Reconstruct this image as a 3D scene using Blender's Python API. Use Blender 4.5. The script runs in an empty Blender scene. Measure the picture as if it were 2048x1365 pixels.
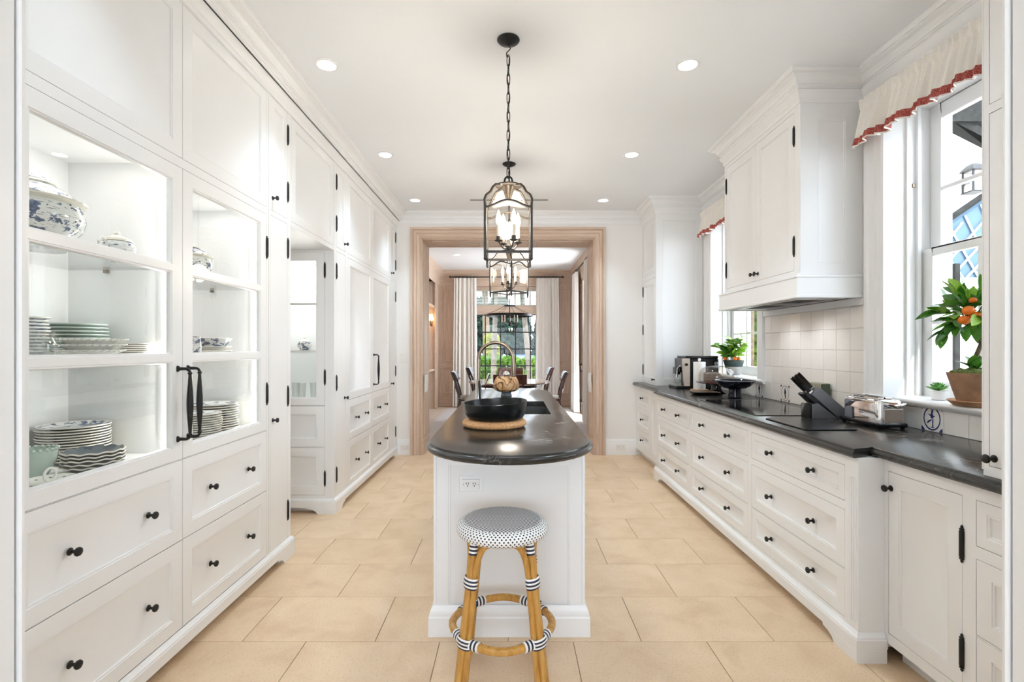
import bpy, bmesh, math, random
from mathutils import Vector, Matrix, Euler
R = random.Random(7)
PI = math.pi
SC = bpy.context.scene
COL = SC.collection

# ------------------------------------------------------------------ camera
cam_d = bpy.data.cameras.new('camera')
cam = bpy.data.objects.new('camera', cam_d); COL.objects.link(cam)
cam.location = (0, 0, 1.38); cam.rotation_euler = (PI/2, 0, 0)
cam_d.sensor_width = 36; cam_d.lens = 17.58
cam_d.shift_x = 1.5/2048; cam_d.shift_y = 12.5/2048
cam_d.clip_start = 0.05; cam_d.clip_end = 400
SC.camera = cam
# ------------------------------------------------------------------ world, sun, exposure
W = bpy.data.worlds.new('world'); SC.world = W; W.use_nodes = True
bg = W.node_tree.nodes['Background']
wt = W.node_tree
tc = wt.nodes.new('ShaderNodeTexCoord'); sep = wt.nodes.new('ShaderNodeSeparateXYZ')
rmp = wt.nodes.new('ShaderNodeValToRGB')
wt.links.new(tc.outputs['Generated'], sep.inputs[0]); wt.links.new(sep.outputs['Z'], rmp.inputs[0])
rmp.color_ramp.elements[0].position = 0.0; rmp.color_ramp.elements[0].color = (0.82, 0.91, 1.0, 1)
rmp.color_ramp.elements[1].position = 0.6; rmp.color_ramp.elements[1].color = (0.66, 0.80, 0.97, 1)
wt.links.new(rmp.outputs[0], bg.inputs[0])
bg.inputs[1].default_value = 3.0
def lamp(kind, name, loc, energy, color=(1, 1, 1), rot=(0, 0, 0), parent=None, **kw):
    d = bpy.data.lights.new(name, kind); d.energy = energy; d.color = color
    for k, v in kw.items(): setattr(d, k, v)
    o = bpy.data.objects.new(name, d); COL.objects.link(o)
    o.location = loc; o.rotation_euler = rot
    if parent: o.parent = parent
    return o
sun_dir = Vector((-0.30, 0.62, -0.72))
sun = lamp('SUN', 'sun', (8, -4, 12), 2.4, (1, 0.96, 0.90), angle=0.012)
sun.rotation_euler = sun_dir.to_track_quat('-Z', 'Y').to_euler()
# fill lamp added outside the dining room's side window to boost its daylight
lamp('AREA', 'dining_fill', (2.3, 9.75, 1.6), 80, (0.86, 0.93, 1.0), (0, PI/2, 0), shape='RECTANGLE', size=2.2, size_y=1.2)
DOWN_W = 21.0
SC.view_settings.view_transform = 'Standard'; SC.view_settings.look = 'None'
SC.view_settings.gamma = 1.0; SC.view_settings.use_curve_mapping = False
SC.view_settings.exposure = 1.48
cy = SC.cycles
cy.use_denoising = True
cy.diffuse_bounces = 6; cy.glossy_bounces = 4; cy.transmission_bounces = 8; cy.transparent_max_bounces = 16; cy.max_bounces = 14
cy.sample_clamp_indirect = 6.0
cy.caustics_reflective = False; cy.caustics_refractive = False

# ------------------------------------------------------------------ materials
MATS = {}
def srgb(r, g, b):
    f = lambda c: c/12.92 if c <= 0.04045 else ((c+0.055)/1.055)**2.4
    return (f(r/255), f(g/255), f(b/255), 1)
class NT:
    def __init__(s, name):
        s.m = bpy.data.materials.new(name); s.m.use_nodes = True
        s.t = s.m.node_tree; s.b = s.t.nodes['Principled BSDF']; s.out = s.t.nodes['Material Output']
    def n(s, typ, **kw):
        n = s.t.nodes.new(typ)
        for k, v in kw.items():
            if k.startswith('_'): setattr(n, k[1:], v)
            else:
                n.inputs[k.replace('__', ' ')].default_value = v
        return n
    def l(s, a, b): s.t.links.new(a, b)
    def coord(s, kind='Object', scale=(1, 1, 1)):
        c = s.n('ShaderNodeTexCoord'); m = s.n('ShaderNodeMapping'); m.inputs['Scale'].default_value = scale
        s.l(c.outputs[kind], m.inputs['Vector']); return m.outputs[0]
    def noise(s, vec, scale, detail=4, rough=0.55, dist=0.0):
        n = s.n('ShaderNodeTexNoise'); s.l(vec, n.inputs['Vector'])
        n.inputs['Scale'].default_value = scale; n.inputs['Detail'].default_value = detail
        n.inputs['Roughness'].default_value = rough; n.inputs['Distortion'].default_value = dist
        return n.outputs['Fac']
    def ramp(s, fac, stops, interp='LINEAR'):
        r = s.n('ShaderNodeValToRGB'); cr = r.color_ramp; cr.interpolation = interp
        while len(cr.elements) < len(stops): cr.elements.new(0.5)
        for e, (p, c) in zip(cr.elements, stops): e.position = p; e.color = c
        s.l(fac, r.inputs[0]); return r.outputs[0]
    def mix(s, fac, a, b, blend='MIX'):
        m = s.n('ShaderNodeMix'); m.data_type = 'RGBA'; m.blend_type = blend
        for v, i in ((fac, 0), (a, 6), (b, 7)):
            if hasattr(v, 'is_linked') or hasattr(v, 'links'): s.l(v, m.inputs[i])
            else: m.inputs[i].default_value = v
        return m.outputs[2]
    def math(s, op, a, b=0.0, c=0.0):
        m = s.n('ShaderNodeMath'); m.operation = op
        for i, v in enumerate((a, b, c)):
            if hasattr(v, 'links'): s.l(v, m.inputs[i])
            else: m.inputs[i].default_value = v
        return m.outputs[0]
    def bump(s, h, strength=0.1, dist=0.01):
        b = s.n('ShaderNodeBump'); b.inputs['Strength'].default_value = strength; b.inputs['Distance'].default_value = dist
        s.l(h, b.inputs['Height']); s.l(b.outputs[0], s.b.inputs['Normal'])
    def base(s, c):
        if hasattr(c, 'links'): s.l(c, s.b.inputs['Base Color'])
        else: s.b.inputs['Base Color'].default_value = c
    def set(s, **kw):
        for k, v in kw.items(): s.b.inputs[k.replace('__', ' ')].default_value = v
def plain(name, col, rough=0.5, metal=0.0, var=0.03, scale=30, bump=0.0, spec=0.5, **kw):
    t = NT(name); v = t.coord()
    f = t.noise(v, scale, 3)
    lo = tuple(max(0, c*(1-var)) for c in col[:3])+(1,); hi = tuple(min(1, c*(1+var)) for c in col[:3])+(1,)
    t.base(t.ramp(f, [(0.3, lo), (0.7, hi)]))
    t.set(Roughness=rough, Metallic=metal)
    t.b.inputs['Specular IOR Level'].default_value = spec
    if bump: t.bump(f, bump, 0.005)
    for k, v2 in kw.items(): t.b.inputs[k.replace('__', ' ')].default_value = v2
    MATS[name] = t.m; return t.m
plain('white_paint', (0.83, 0.835, 0.84, 1), 0.32, var=0.008, scale=3)
plain('trim_paint', (0.845, 0.85, 0.855, 1), 0.35, var=0.008, scale=3)
plain('wall_paint', (0.84, 0.83, 0.82, 1), 0.55, var=0.008, scale=2)
plain('ceiling_paint', (0.86, 0.88, 0.905, 1), 0.7, var=0.006, scale=2)
plain('gap_dark', (0.12, 0.11, 0.10, 1), 0.8)
plain('black_iron', (0.007, 0.0065, 0.006, 1), 0.42, 0.2, var=0.2, scale=80)
plain('bronze', (0.032, 0.026, 0.020, 1), 0.45, 0.3, var=0.3, scale=60)
plain('brushed_bronze', (0.30, 0.24, 0.18, 1), 0.28, 1.0, var=0.1, scale=60)
plain('chrome', (0.85, 0.85, 0.86, 1), 0.06, 1.0, var=0.01)
plain('steel', (0.55, 0.55, 0.55, 1), 0.28, 1.0, var=0.05)
plain('porcelain', (0.84, 0.83, 0.79, 1), 0.15, var=0.01)
plain('cream_rim', (0.80, 0.77, 0.68, 1), 0.2, var=0.02)
plain('jade_glass', (0.49, 0.60, 0.53, 1), 0.12, var=0.05, scale=8, Alpha=1.0)
plain('slate_dish', (0.075, 0.10, 0.13, 1), 0.3, var=0.3, scale=25)
plain('grey_glaze', (0.16, 0.17, 0.18, 1), 0.2, var=0.25, scale=40)
plain('black_gloss', (0.006, 0.006, 0.007, 1), 0.08, var=0.1)
plain('black_satin', (0.007, 0.008, 0.008, 1), 0.24, var=0.1, spec=0.32)
plain('navy_gloss', (0.006, 0.007, 0.018, 1), 0.08, var=0.15)
plain('ceramic_white', (0.86, 0.86, 0.85, 1), 0.25, var=0.01)
plain('plastic_white', (0.82, 0.81, 0.79, 1), 0.35, var=0.005)
plain('slot_dark', (0.05, 0.05, 0.05, 1), 0.7)
plain('paper', (0.86, 0.85, 0.83, 1), 0.9, var=0.02, scale=200, bump=0.15)
plain('terracotta', (0.34, 0.19, 0.11, 1), 0.8, var=0.3, scale=14, bump=0.15)
plain('terracotta_light', (0.50, 0.28, 0.15, 1), 0.8, var=0.2, scale=14)
plain('dark_pot', (0.035, 0.055, 0.05, 1), 0.55, var=0.5, scale=14)
plain('aged_pot', (0.42, 0.40, 0.37, 1), 0.8, var=0.3, scale=20)
plain('moss', (0.13, 0.17, 0.03, 1), 0.95, var=0.5, scale=90, bump=0.8)
plain('soil', (0.05, 0.035, 0.025, 1), 0.95, var=0.4, scale=90, bump=0.5)
plain('leaf_dark', (0.045, 0.17, 0.022, 1), 0.35, var=0.4, scale=20)
plain('leaf_mid', (0.11, 0.33, 0.035, 1), 0.38, var=0.35, scale=20)
plain('leaf_light', (0.32, 0.55, 0.06, 1), 0.4, var=0.3, scale=20)
plain('succulent', (0.16, 0.42, 0.10, 1), 0.45, var=0.3, scale=30)
plain('fruit_orange', (0.85, 0.20, 0.015, 1), 0.3, var=0.1, scale=60)
plain('bark', (0.13, 0.09, 0.055, 1), 0.9, var=0.4, scale=50, bump=0.4)
plain('mahogany', (0.075, 0.022, 0.012, 1), 0.22, var=0.4, scale=12)
plain('dark_mahogany', (0.035, 0.014, 0.010, 1), 0.3, var=0.4, scale=12)
plain('zebra_base', (0.6, 0.56, 0.5, 1), 0.9)
plain('curtain_linen', (0.84, 0.81, 0.77, 1), 0.9, var=0.04, scale=90, bump=0.08)
plain('valance_linen', (0.86, 0.835, 0.79, 1), 0.9, var=0.03, scale=120, bump=0.05)
plain('rug', (0.66, 0.62, 0.60, 1), 0.95, var=0.08, scale=180, bump=0.3)
plain('exterior_wall', (0.80, 0.78, 0.74, 1), 0.85, var=0.02, scale=4)
plain('exterior_dark', (0.022, 0.022, 0.020, 1), 0.8, var=0.4, scale=20, spec=0.1)
plain('paving', (0.40, 0.38, 0.34, 1), 0.85, var=0.06, scale=5)
plain('trunk_pale', (0.12, 0.098, 0.075, 1), 0.95, var=0.3, scale=9, bump=0.3)
plain('lattice_white', (0.45, 0.5, 0.55, 1), 0.5)
plain('shaded_blue', (0.10, 0.16, 0.22, 1), 0.7, spec=0.1)  # white cladding with its bluish shade put into the colour
plain('grey_laminate', (0.16, 0.155, 0.17, 1), 0.35, 0.3, var=0.12, scale=8)
plain('tan_panel', (0.60, 0.50, 0.42, 1), 0.4, 0.2, var=0.03)
plain('wood_board', (0.45, 0.26, 0.12, 1), 0.5, var=0.25, scale=25)
plain('plum_glaze', (0.12, 0.045, 0.045, 1), 0.18, var=0.2)
plain('brown_dish', (0.20, 0.15, 0.12, 1), 0.3, var=0.25, scale=20)
plain('candle_tube', (0.85, 0.80, 0.68, 1), 0.5)
plain('shutter_slat', (0.60, 0.60, 0.53, 1), 0.5, var=0.03)
plain('toaster_tan', (0.42, 0.36, 0.31, 1), 0.3, 0.6, var=0.04)
plain('slot_grey', (0.30, 0.30, 0.30, 1), 0.6)
plain('sink_steel', (0.10, 0.10, 0.10, 1), 0.35, 0.7, var=0.05)
plain('table_wood', (0.36, 0.25, 0.20, 1), 0.12, var=0.15, scale=9)
plain('water', (0.03, 0.07, 0.15, 1), 0.35, var=0.15, scale=0.3)
def foliage_mat(name, a, b, c, scale):
    t = NT(name); v = t.coord()
    t.base(t.ramp(t.noise(v, scale, 6, 0.7), [(0.33, a), (0.5, b), (0.66, c)])); t.set(Roughness=0.8); t.b.inputs['Specular IOR Level'].default_value = 0.08
    MATS[name] = t.m
foliage_mat('hedge_leaf', (0.012, 0.035, 0.004, 1), (0.05, 0.105, 0.012, 1), (0.16, 0.22, 0.03, 1), 7)
foliage_mat('tree_far', (0.003, 0.010, 0.006, 1), (0.009, 0.021, 0.013, 1), (0.025, 0.044, 0.028, 1), 1.6)
foliage_mat('bush_yellow', (0.05, 0.07, 0.01, 1), (0.16, 0.16, 0.02, 1), (0.34, 0.28, 0.05, 1), 6)
def emit(name, col, strength):
    t = NT(name); t.set(Roughness=0.5); t.base(col)
    t.b.inputs['Emission Color'].default_value = col; t.b.inputs['Emission Strength'].default_value = strength
    MATS[name] = t.m
emit('bulb_glow', (1, 0.86, 0.64, 1), 14)
emit('downlight_glow', (1, 0.96, 0.90, 1), 7)
emit('led_glow', (1, 0.98, 0.95, 1), 2.2)
emit('shade_glow', (1, 0.72, 0.30, 1), 1.6)
def arch_glass(name, tint=(1, 1, 1, 1), ior=1.45, rough=0.0, boost=0.0):
    t = NT(name); tr = t.n('ShaderNodeBsdfTransparent'); gl = t.n('ShaderNodeBsdfGlossy')
    tr.inputs['Color'].default_value = tint; gl.inputs['Roughness'].default_value = rough
    fr = t.n('ShaderNodeFresnel'); geo = t.n('ShaderNodeNewGeometry')   # same reflectance on both sides of the thin pane
    t.l(t.math('MULTIPLY_ADD', geo.outputs['Backfacing'], 1.0/ior-ior, ior), fr.inputs['IOR'])
    v = t.noise(t.coord(), 3.0, 1)
    fac = t.math('MULTIPLY_ADD', v, 0.01, boost); fac = t.math('ADD', fr.outputs[0], fac)
    mx = t.n('ShaderNodeMixShader'); t.l(fac, mx.inputs[0]); t.l(tr.outputs[0], mx.inputs[1]); t.l(gl.outputs[0], mx.inputs[2])
    t.l(mx.outputs[0], t.out.inputs['Surface']); t.t.nodes.remove(t.b); MATS[name] = t.m
arch_glass('pane_glass', (1, 1, 1, 1), 1.25); arch_glass('cabinet_glass', (0.99, 1, 0.99, 1), 1.45)
arch_glass('lantern_glass', (0.97, 0.945, 0.91, 1), 1.22, 0.0, 0.0)
arch_glass('shelf_glass', (0.99, 0.998, 0.994, 1), 1.35)
arch_glass('vessel_glass', (0.95, 0.96, 0.95, 1), 1.5, 0.02, 0.05)
arch_glass('smoke_glass', (0.85, 0.82, 0.78, 1), 1.5, 0.02, 0.05)
# limestone floor tile
t = NT('limestone'); v = t.coord()
oi = t.n('ShaderNodeObjectInfo')
cmb = t.n('ShaderNodeVectorMath'); cmb.operation = 'ADD'; sc = t.n('ShaderNodeVectorMath'); sc.operation = 'SCALE'; sc.inputs['Scale'].default_value = 31.0
cr = t.n('ShaderNodeCombineXYZ'); t.l(oi.outputs['Random'], cr.inputs[0]); t.l(oi.outputs['Random'], cr.inputs[1]); t.l(cr.outputs[0], sc.inputs[0])
t.l(v, cmb.inputs[0]); t.l(sc.outputs[0], cmb.inputs[1]); vv = cmb.outputs[0]
big = t.noise(vv, 4, 5, 0.6, 0.5); fine = t.noise(vv, 110, 3, 0.7)
c1 = t.ramp(big, [(0.25, (0.67, 0.475, 0.305, 1)), (0.5, (0.77, 0.58, 0.39, 1)), (0.75, (0.83, 0.645, 0.455, 1))])
sp = t.ramp(fine, [(0.30, (0.72, 0.68, 0.62, 1)), (0.46, (1, 1, 1, 1)), (0.75, (1.0, 1.0, 1.0, 1))])
c2 = t.mix(0.8, c1, sp, 'MULTIPLY')
tone = t.ramp(oi.outputs['Random'], [(0, (0.93, 0.92, 0.90, 1)), (1, (1, 1, 1, 1))])
t.base(t.mix(1.0, c2, tone, 'MULTIPLY')); t.set(Roughness=0.42); t.bump(fine, 0.08, 0.002); MATS['limestone'] = t.m
plain('grout', (0.58, 0.45, 0.32, 1), 0.9, var=0.1, scale=90)
plain('pale_stone', (0.70, 0.60, 0.50, 1), 0.5, var=0.06, scale=12)
# soapstone
t = NT('soapstone'); v = t.coord(scale=(1, 1, 1))
n1 = t.noise(v, 2.2, 8, 0.65, 1.8)
vein = t.ramp(n1, [(0.488, (0, 0, 0, 1)), (0.5, (1, 1, 1, 1)), (0.512, (0, 0, 0, 1))])
mask = t.ramp(t.noise(v, 1.7, 2), [(0.46, (0, 0, 0, 1)), (0.60, (1, 1, 1, 1))])
sp = t.ramp(t.noise(v, 38, 4, 0.75), [(0.70, (0, 0, 0, 1)), (0.80, (0.30, 0.30, 0.30, 1))])
bs = t.ramp(t.noise(v, 6, 5), [(0.3, (0.016, 0.015, 0.013, 1)), (0.7, (0.034, 0.031, 0.028, 1))])
vm = t.mix(1.0, vein, mask, 'MULTIPLY')
c = t.mix(vm, bs, (0.34, 0.32, 0.30, 1)); c = t.mix(1.0, c, t.mix(1.0, sp, (0.25, 0.25, 0.25, 1), 'MULTIPLY'), 'ADD')
t.base(c); t.set(Roughness=0.22); t.bump(t.noise(v, 90, 3), 0.03, 0.002); MATS['soapstone'] = t.m
# limed oak, grain along z / x / y
for ax, s3 in (('z', (14, 14, 0.7)), ('x', (0.7, 14, 14)), ('y', (14, 0.7, 14))):
    t = NT('limed_oak_'+ax); v = t.coord(scale=s3)
    g = t.noise(v, 2.4, 8, 0.6, 1.2); g2 = t.noise(v, 16, 4, 0.6)
    c = t.ramp(g, [(0.3, (0.50, 0.36, 0.265, 1)), (0.5, (0.62, 0.475, 0.37, 1)), (0.72, (0.71, 0.57, 0.465, 1))])
    c = t.mix(0.4, c, t.ramp(g2, [(0.35, (0.80, 0.78, 0.78, 1)), (0.6, (1, 1, 1, 1))]), 'MULTIPLY')
    t.base(c); t.set(Roughness=0.5); t.bump(g2, 0.06, 0.002); MATS['limed_oak_'+ax] = t.m
# glazed backsplash tile, tone by piece
t = NT('glazed_tile'); oi = t.n('ShaderNodeObjectInfo'); v = t.coord()
c = t.ramp(oi.outputs['Random'], [(0, (0.80, 0.775, 0.74, 1)), (0.55, (0.845, 0.825, 0.80, 1)), (1, (0.86, 0.845, 0.825, 1))])
t.base(t.mix(0.25, c, t.ramp(t.noise(v, 9, 3), [(0.3, (0.93, 0.92, 0.9, 1)), (0.7, (1, 1, 1, 1))]), 'MULTIPLY'))
t.set(Roughness=0.12); t.bump(t.noise(v, 14, 2), 0.15, 0.003); MATS['glazed_tile'] = t.m
plain('delft_blue', (0.035, 0.05, 0.18, 1), 0.15, var=0.4, scale=60)
plain('delft_brown', (0.055, 0.045, 0.045, 1), 0.15, var=0.4, scale=60)
# blue and white china: flat printed blotches on glaze
t = NT('willow_china'); v = t.coord(scale=(1, 1, 1.5))
n1 = t.noise(v, 24, 4, 0.62, 0.3); n2 = t.noise(v, 75, 3, 0.6)
m = t.ramp(n1, [(0.535, (0, 0, 0, 1)), (0.555, (1, 1, 1, 1))])
m2 = t.ramp(t.noise(t.coord(scale=(1, 1, 5)), 40, 3, 0.5), [(0.60, (0, 0, 0, 1)), (0.63, (0.7, 0.7, 0.7, 1))])
blue = t.ramp(n2, [(0.3, (0.025, 0.04, 0.11, 1)), (0.5, (0.07, 0.11, 0.22, 1)), (0.7, (0.20, 0.27, 0.40, 1))])
t.base(t.mix(t.mix(1.0, m, m2, 'LIGHTEN'), (0.80, 0.815, 0.81, 1), blue)); t.set(Roughness=0.12); MATS['willow_china'] = t.m
# spalted wood
t = NT('spalted_wood'); v = t.coord()
n1 = t.noise(v, 5.5, 3, 0.5, 1.6)
ln = t.ramp(n1, [(0.455, (1, 1, 1, 1)), (0.475, (0.05, 0.03, 0.02, 1)), (0.505, (0.05, 0.03, 0.02, 1)), (0.53, (1, 1, 1, 1))])
c = t.ramp(t.noise(v, 12, 3), [(0.3, (0.36, 0.15, 0.05, 1)), (0.52, (0.66, 0.38, 0.17, 1)), (0.75, (0.74, 0.50, 0.28, 1))])
t.base(t.mix(0.9, c, ln, 'MULTIPLY')); t.set(Roughness=0.25); MATS['spalted_wood'] = t.m
# cork
t = NT('cork'); v = t.coord()
c = t.ramp(t.noise(v, 160, 3, 0.7), [(0.3, (0.30, 0.13, 0.05, 1)), (0.5, (0.66, 0.36, 0.16, 1)), (0.7, (0.74, 0.45, 0.22, 1))])
t.base(c); t.set(Roughness=0.85); t.bump(t.noise(v, 160, 3), 0.3, 0.003); MATS['cork'] = t.m
# rattan
t = NT('rattan'); v = t.coord(scale=(30, 30, 3))
c = t.ramp(t.noise(v, 2.0, 5, 0.6), [(0.25, (0.30, 0.135, 0.025, 1)), (0.5, (0.50, 0.255, 0.055, 1)), (0.75, (0.60, 0.34, 0.10, 1))])
t.base(c); t.set(Roughness=0.25); MATS['rattan'] = t.m
# woven seat top: staggered dark strands
def dots(t, uo, vo, cu, cv, radius, gain=1.0):
    u = t.math('DIVIDE', uo, cu); w = t.math('DIVIDE', vo, cv)
    row = t.math('FLOOR', w); odd = t.math('MODULO', t.math('ABSOLUTE', row), 2.0)
    u2 = t.math('ADD', u, t.math('MULTIPLY', odd, 0.5))
    fu = t.math('SUBTRACT', t.math('FRACT', u2), 0.5); fv = t.math('SUBTRACT', t.math('FRACT', w), 0.5)
    fu = t.math('MULTIPLY', fu, cu); fv = t.math('MULTIPLY', fv, cv*gain)
    d = t.math('SQRT', t.math('ADD', t.math('MULTIPLY', fu, fu), t.math('MULTIPLY', fv, fv)))
    return t.math('LESS_THAN', d, radius)
t = NT('seat_weave'); c = t.n('ShaderNodeTexCoord'); s = t.n('ShaderNodeSeparateXYZ'); t.l(c.outputs['Object'], s.inputs[0])
m = dots(t, s.outputs[0], s.outputs[1], 0.0150, 0.0072, 0.0041, 0.75)
t.base(t.mix(m, (0.82, 0.81, 0.79, 1), (0.02, 0.022, 0.04, 1))); t.set(Roughness=0.45); MATS['seat_weave'] = t.m
t = NT('rim_weave'); c = t.n('ShaderNodeTexCoord'); s = t.n('ShaderNodeSeparateXYZ'); t.l(c.outputs['UV'], s.inputs[0])
m = dots(t, s.outputs[0], s.outputs[1], 0.0166, 0.0100, 0.0035, 1.0)
t.base(t.mix(m, (0.82, 0.81, 0.79, 1), (0.012, 0.014, 0.03, 1))); t.set(Roughness=0.45); MATS['rim_weave'] = t.m
# navy and white binding, striped along generated z
t = NT('binding_stripe'); c = t.n('ShaderNodeTexCoord'); s = t.n('ShaderNodeSeparateXYZ'); t.l(c.outputs['UV'], s.inputs[0])
f = t.math('FRACT', t.math('MULTIPLY', s.outputs[1], 3.0))
m = t.math('GREATER_THAN', f, 0.52)
t.base(t.mix(m, (0.015, 0.018, 0.04, 1), (0.82, 0.81, 0.79, 1))); t.set(Roughness=0.4); MATS['binding_stripe'] = t.m
# red woven braid
t = NT('red_braid'); v = t.coord()
c = t.ramp(t.noise(v, 260, 2, 0.6), [(0.35, (0.22, 0.028, 0.028, 1)), (0.5, (0.42, 0.07, 0.06, 1)), (0.68, (0.66, 0.30, 0.24, 1))])
t.base(c); t.set(Roughness=0.85); MATS['red_braid'] = t.m
# zebra-print seat
t = NT('zebra_fabric'); v = t.coord(scale=(1, 1, 1))
c = t.ramp(t.noise(v, 16, 2, 0.5, 1.5), [(0.46, (0.66, 0.61, 0.55, 1)), (0.5, (0.14, 0.11, 0.09, 1)), (0.56, (0.14, 0.11, 0.09, 1)), (0.6, (0.66, 0.61, 0.55, 1))])
t.base(c); t.set(Roughness=0.8); MATS['zebra_fabric'] = t.m
# striped tin
t = NT('striped_tin'); v = t.coord(scale=(1, 1, 1)); s = t.n('ShaderNodeSeparateXYZ'); t.l(v, s.inputs[0])
f = t.math('FRACT', t.math('MULTIPLY', s.outputs[1], 55.0))
c = t.ramp(f, [(0.0, (0.08, 0.11, 0.07, 1)), (0.3, (0.45, 0.42, 0.33, 1)), (0.5, (0.16, 0.18, 0.11, 1)), (0.75, (0.5, 0.47, 0.38, 1))], 'CONSTANT')
t.base(c); t.set(Roughness=0.4); MATS['striped_tin'] = t.m

# ------------------------------------------------------------------ mesh builder
class MB:
    def __init__(s): s.v = []; s.f = []; s.uv = {}; s.M = None
    def add(s, vs, fs):
        b = len(s.v)
        for p in vs:
            p = Vector(p); s.v.append(s.M @ p if s.M else p)
        for f in fs: s.f.append([b+i for i in f])
        return s
    def box(s, x0, x1, y0, y1, z0, z1):
        vs = [(x0,y0,z0),(x1,y0,z0),(x1,y1,z0),(x0,y1,z0),(x0,y0,z1),(x1,y0,z1),(x1,y1,z1),(x0,y1,z1)]
        return s.add(vs, [(0,3,2,1),(4,5,6,7),(0,1,5,4),(1,2,6,5),(2,3,7,6),(3,0,4,7)])
    def loft(s, loops, cap0=True, cap1=True, closed=True):
        n = len(loops[0]); vs = [p for l in loops for p in l]; fs = []
        for k in range(len(loops)-1):
            for i in range(n if closed else n-1):
                j = (i+1) % n
                fs.append((k*n+i, k*n+j, (k+1)*n+j, (k+1)*n+i))
        if cap0: fs.append(tuple(range(n))[::-1])
        if cap1: fs.append(tuple((len(loops)-1)*n+i for i in range(n)))
        return s.add(vs, fs)
    def lathe(s, prof, c=(0,0,0), seg=24, sx=1.0, sy=1.0, axis='z', caps=True):
        loops = []
        for r, h in prof:
            l = []
            for i in range(seg):
                a = 2*PI*i/seg; x, y = r*sx*math.cos(a), r*sy*math.sin(a)
                p = (x, y, h) if axis == 'z' else ((h, x, y) if axis == 'x' else (x, h, y))
                l.append((p[0]+c[0], p[1]+c[1], p[2]+c[2]))
            loops.append(l)
        return s.loft(loops, caps, caps)
    def tube(s, path, r, seg=10, closed=False, caps=True):
        P = [Vector(p) for p in path]; n = len(P); loops = []
        rr = r if isinstance(r, (list, tuple)) else [r]*n
        up = None
        for i in range(n):
            a = P[i-1] if (i > 0 or closed) else P[i]; b = P[(i+1) % n] if (i < n-1 or closed) else P[i]
            t = (b-a)
            if t.length < 1e-9: t = Vector((0,0,1))
            t.normalize()
            if up is None:
                up = Vector((0,0,1)) if abs(t.z) < 0.9 else Vector((1,0,0))
            u = up - t*up.dot(t)
            if u.length < 1e-6: u = t.orthogonal()
            u.normalize(); w = t.cross(u); up = u
            loops.append([P[i]+(u*math.cos(2*PI*k/seg)+w*math.sin(2*PI*k/seg))*rr[i] for k in range(seg)])
        if closed:
            loops.append(loops[0])
            return s.loft(loops, False, False)
        return s.loft(loops, caps, caps)
    def prism(s, poly, axis, a, b):
        def P(p, h): return {'x': (h, p[0], p[1]), 'y': (p[0], h, p[1]), 'z': (p[0], p[1], h)}[axis]
        return s.loft([[P(p, a) for p in poly], [P(p, b) for p in poly]])
    def sweep(s, path, prof, closed=False):
        """profile points (out, z) swept along a plan polyline; out is to the right of travel"""
        P = [Vector((p[0], p[1])) for p in path]; n = len(P); loops = []
        for i in range(n):
            if closed or 0 < i < n-1:
                d0 = (P[i]-P[i-1]).normalized(); d1 = (P[(i+1) % n]-P[i]).normalized()
            elif i == 0: d0 = d1 = (P[1]-P[0]).normalized()
            else: d0 = d1 = (P[i]-P[i-1]).normalized()
            n0 = Vector((d0.y, -d0.x)); n1 = Vector((d1.y, -d1.x))
            m = (n0+n1); m.normalize(); k = 1.0/max(0.2, m.dot(n0))
            loops.append([(P[i].x+m.x*o*k, P[i].y+m.y*o*k, z) for o, z in prof])
        if closed: loops.append(loops[0])
        return s.loft(loops, not closed, not closed)
    def sphere(s, c, r, seg=16, rings=10, sx=1, sy=1, sz=1):
        prof = [(max(1e-4, r*math.sin(PI*i/rings)), -r*math.cos(PI*i/rings)*sz) for i in range(rings+1)]
        return s.lathe(prof, c, seg, sx, sy)
    def rings(s, F, u0, u1, v0, v1, rg):
        """nested rectangles: rg = [(inset, n)], first is the back edge, last is filled"""
        loops = [[F(u0+i, v0+i, n), F(u1-i, v0+i, n), F(u1-i, v1-i, n), F(u0+i, v1-i, n)] for i, n in rg]
        return s.loft(loops)
    def fbox(s, F, u0, u1, v0, v1, n0, n1):
        return s.loft([[F(u0,v0,n), F(u1,v0,n), F(u1,v1,n), F(u0,v1,n)] for n in (n0, n1)])
def face_L(x): return lambda u, v, n: (x+n, u, v)
def face_R(x): return lambda u, v, n: (x-n, u, v)
def face_F(y): return lambda u, v, n: (u, y-n, v)
def face_B(y): return lambda u, v, n: (u, y+n, v)

LOC = {}
def mesh_of(name, mb, mats, off=(0,0,0), bev=0.0, sharp=35, uvf=None):
    me = bpy.data.meshes.new(name)
    o = Vector(off)
    me.from_pydata([v-o for v in mb.v], [], mb.f)
    bm = bmesh.new(); bm.from_mesh(me)
    if bev:
        bmesh.ops.remove_doubles(bm, verts=bm.verts, dist=1e-5)
    bmesh.ops.recalc_face_normals(bm, faces=bm.faces)
    if bev:
        es = [e for e in bm.edges if len(e.link_faces) == 2 and e.calc_face_angle(0) > 0.6]
        bmesh.ops.bevel(bm, geom=es, offset=bev, segments=1, affect='EDGES', clamp_overlap=True)
    lim = math.radians(sharp)
    for f in bm.faces: f.smooth = True
    for e in bm.edges:
        if len(e.link_faces) != 2 or e.calc_face_angle(0) > lim: e.smooth = False
    if uvf:
        uvl = bm.loops.layers.uv.new('UVMap')
        for f in bm.faces:
            for l in f.loops: l[uvl].uv = uvf(l.vert.co)
    bm.to_mesh(me); bm.free()
    for m in (mats if isinstance(mats, (list, tuple)) else [mats]): me.materials.append(MATS[m])
    return me
def tag(o, label=None, cat=None, group=None, kind=None):
    if label: o['label'] = label
    if cat: o['category'] = cat
    if group: o['group'] = group
    if kind: o['kind'] = kind
    return o
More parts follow.
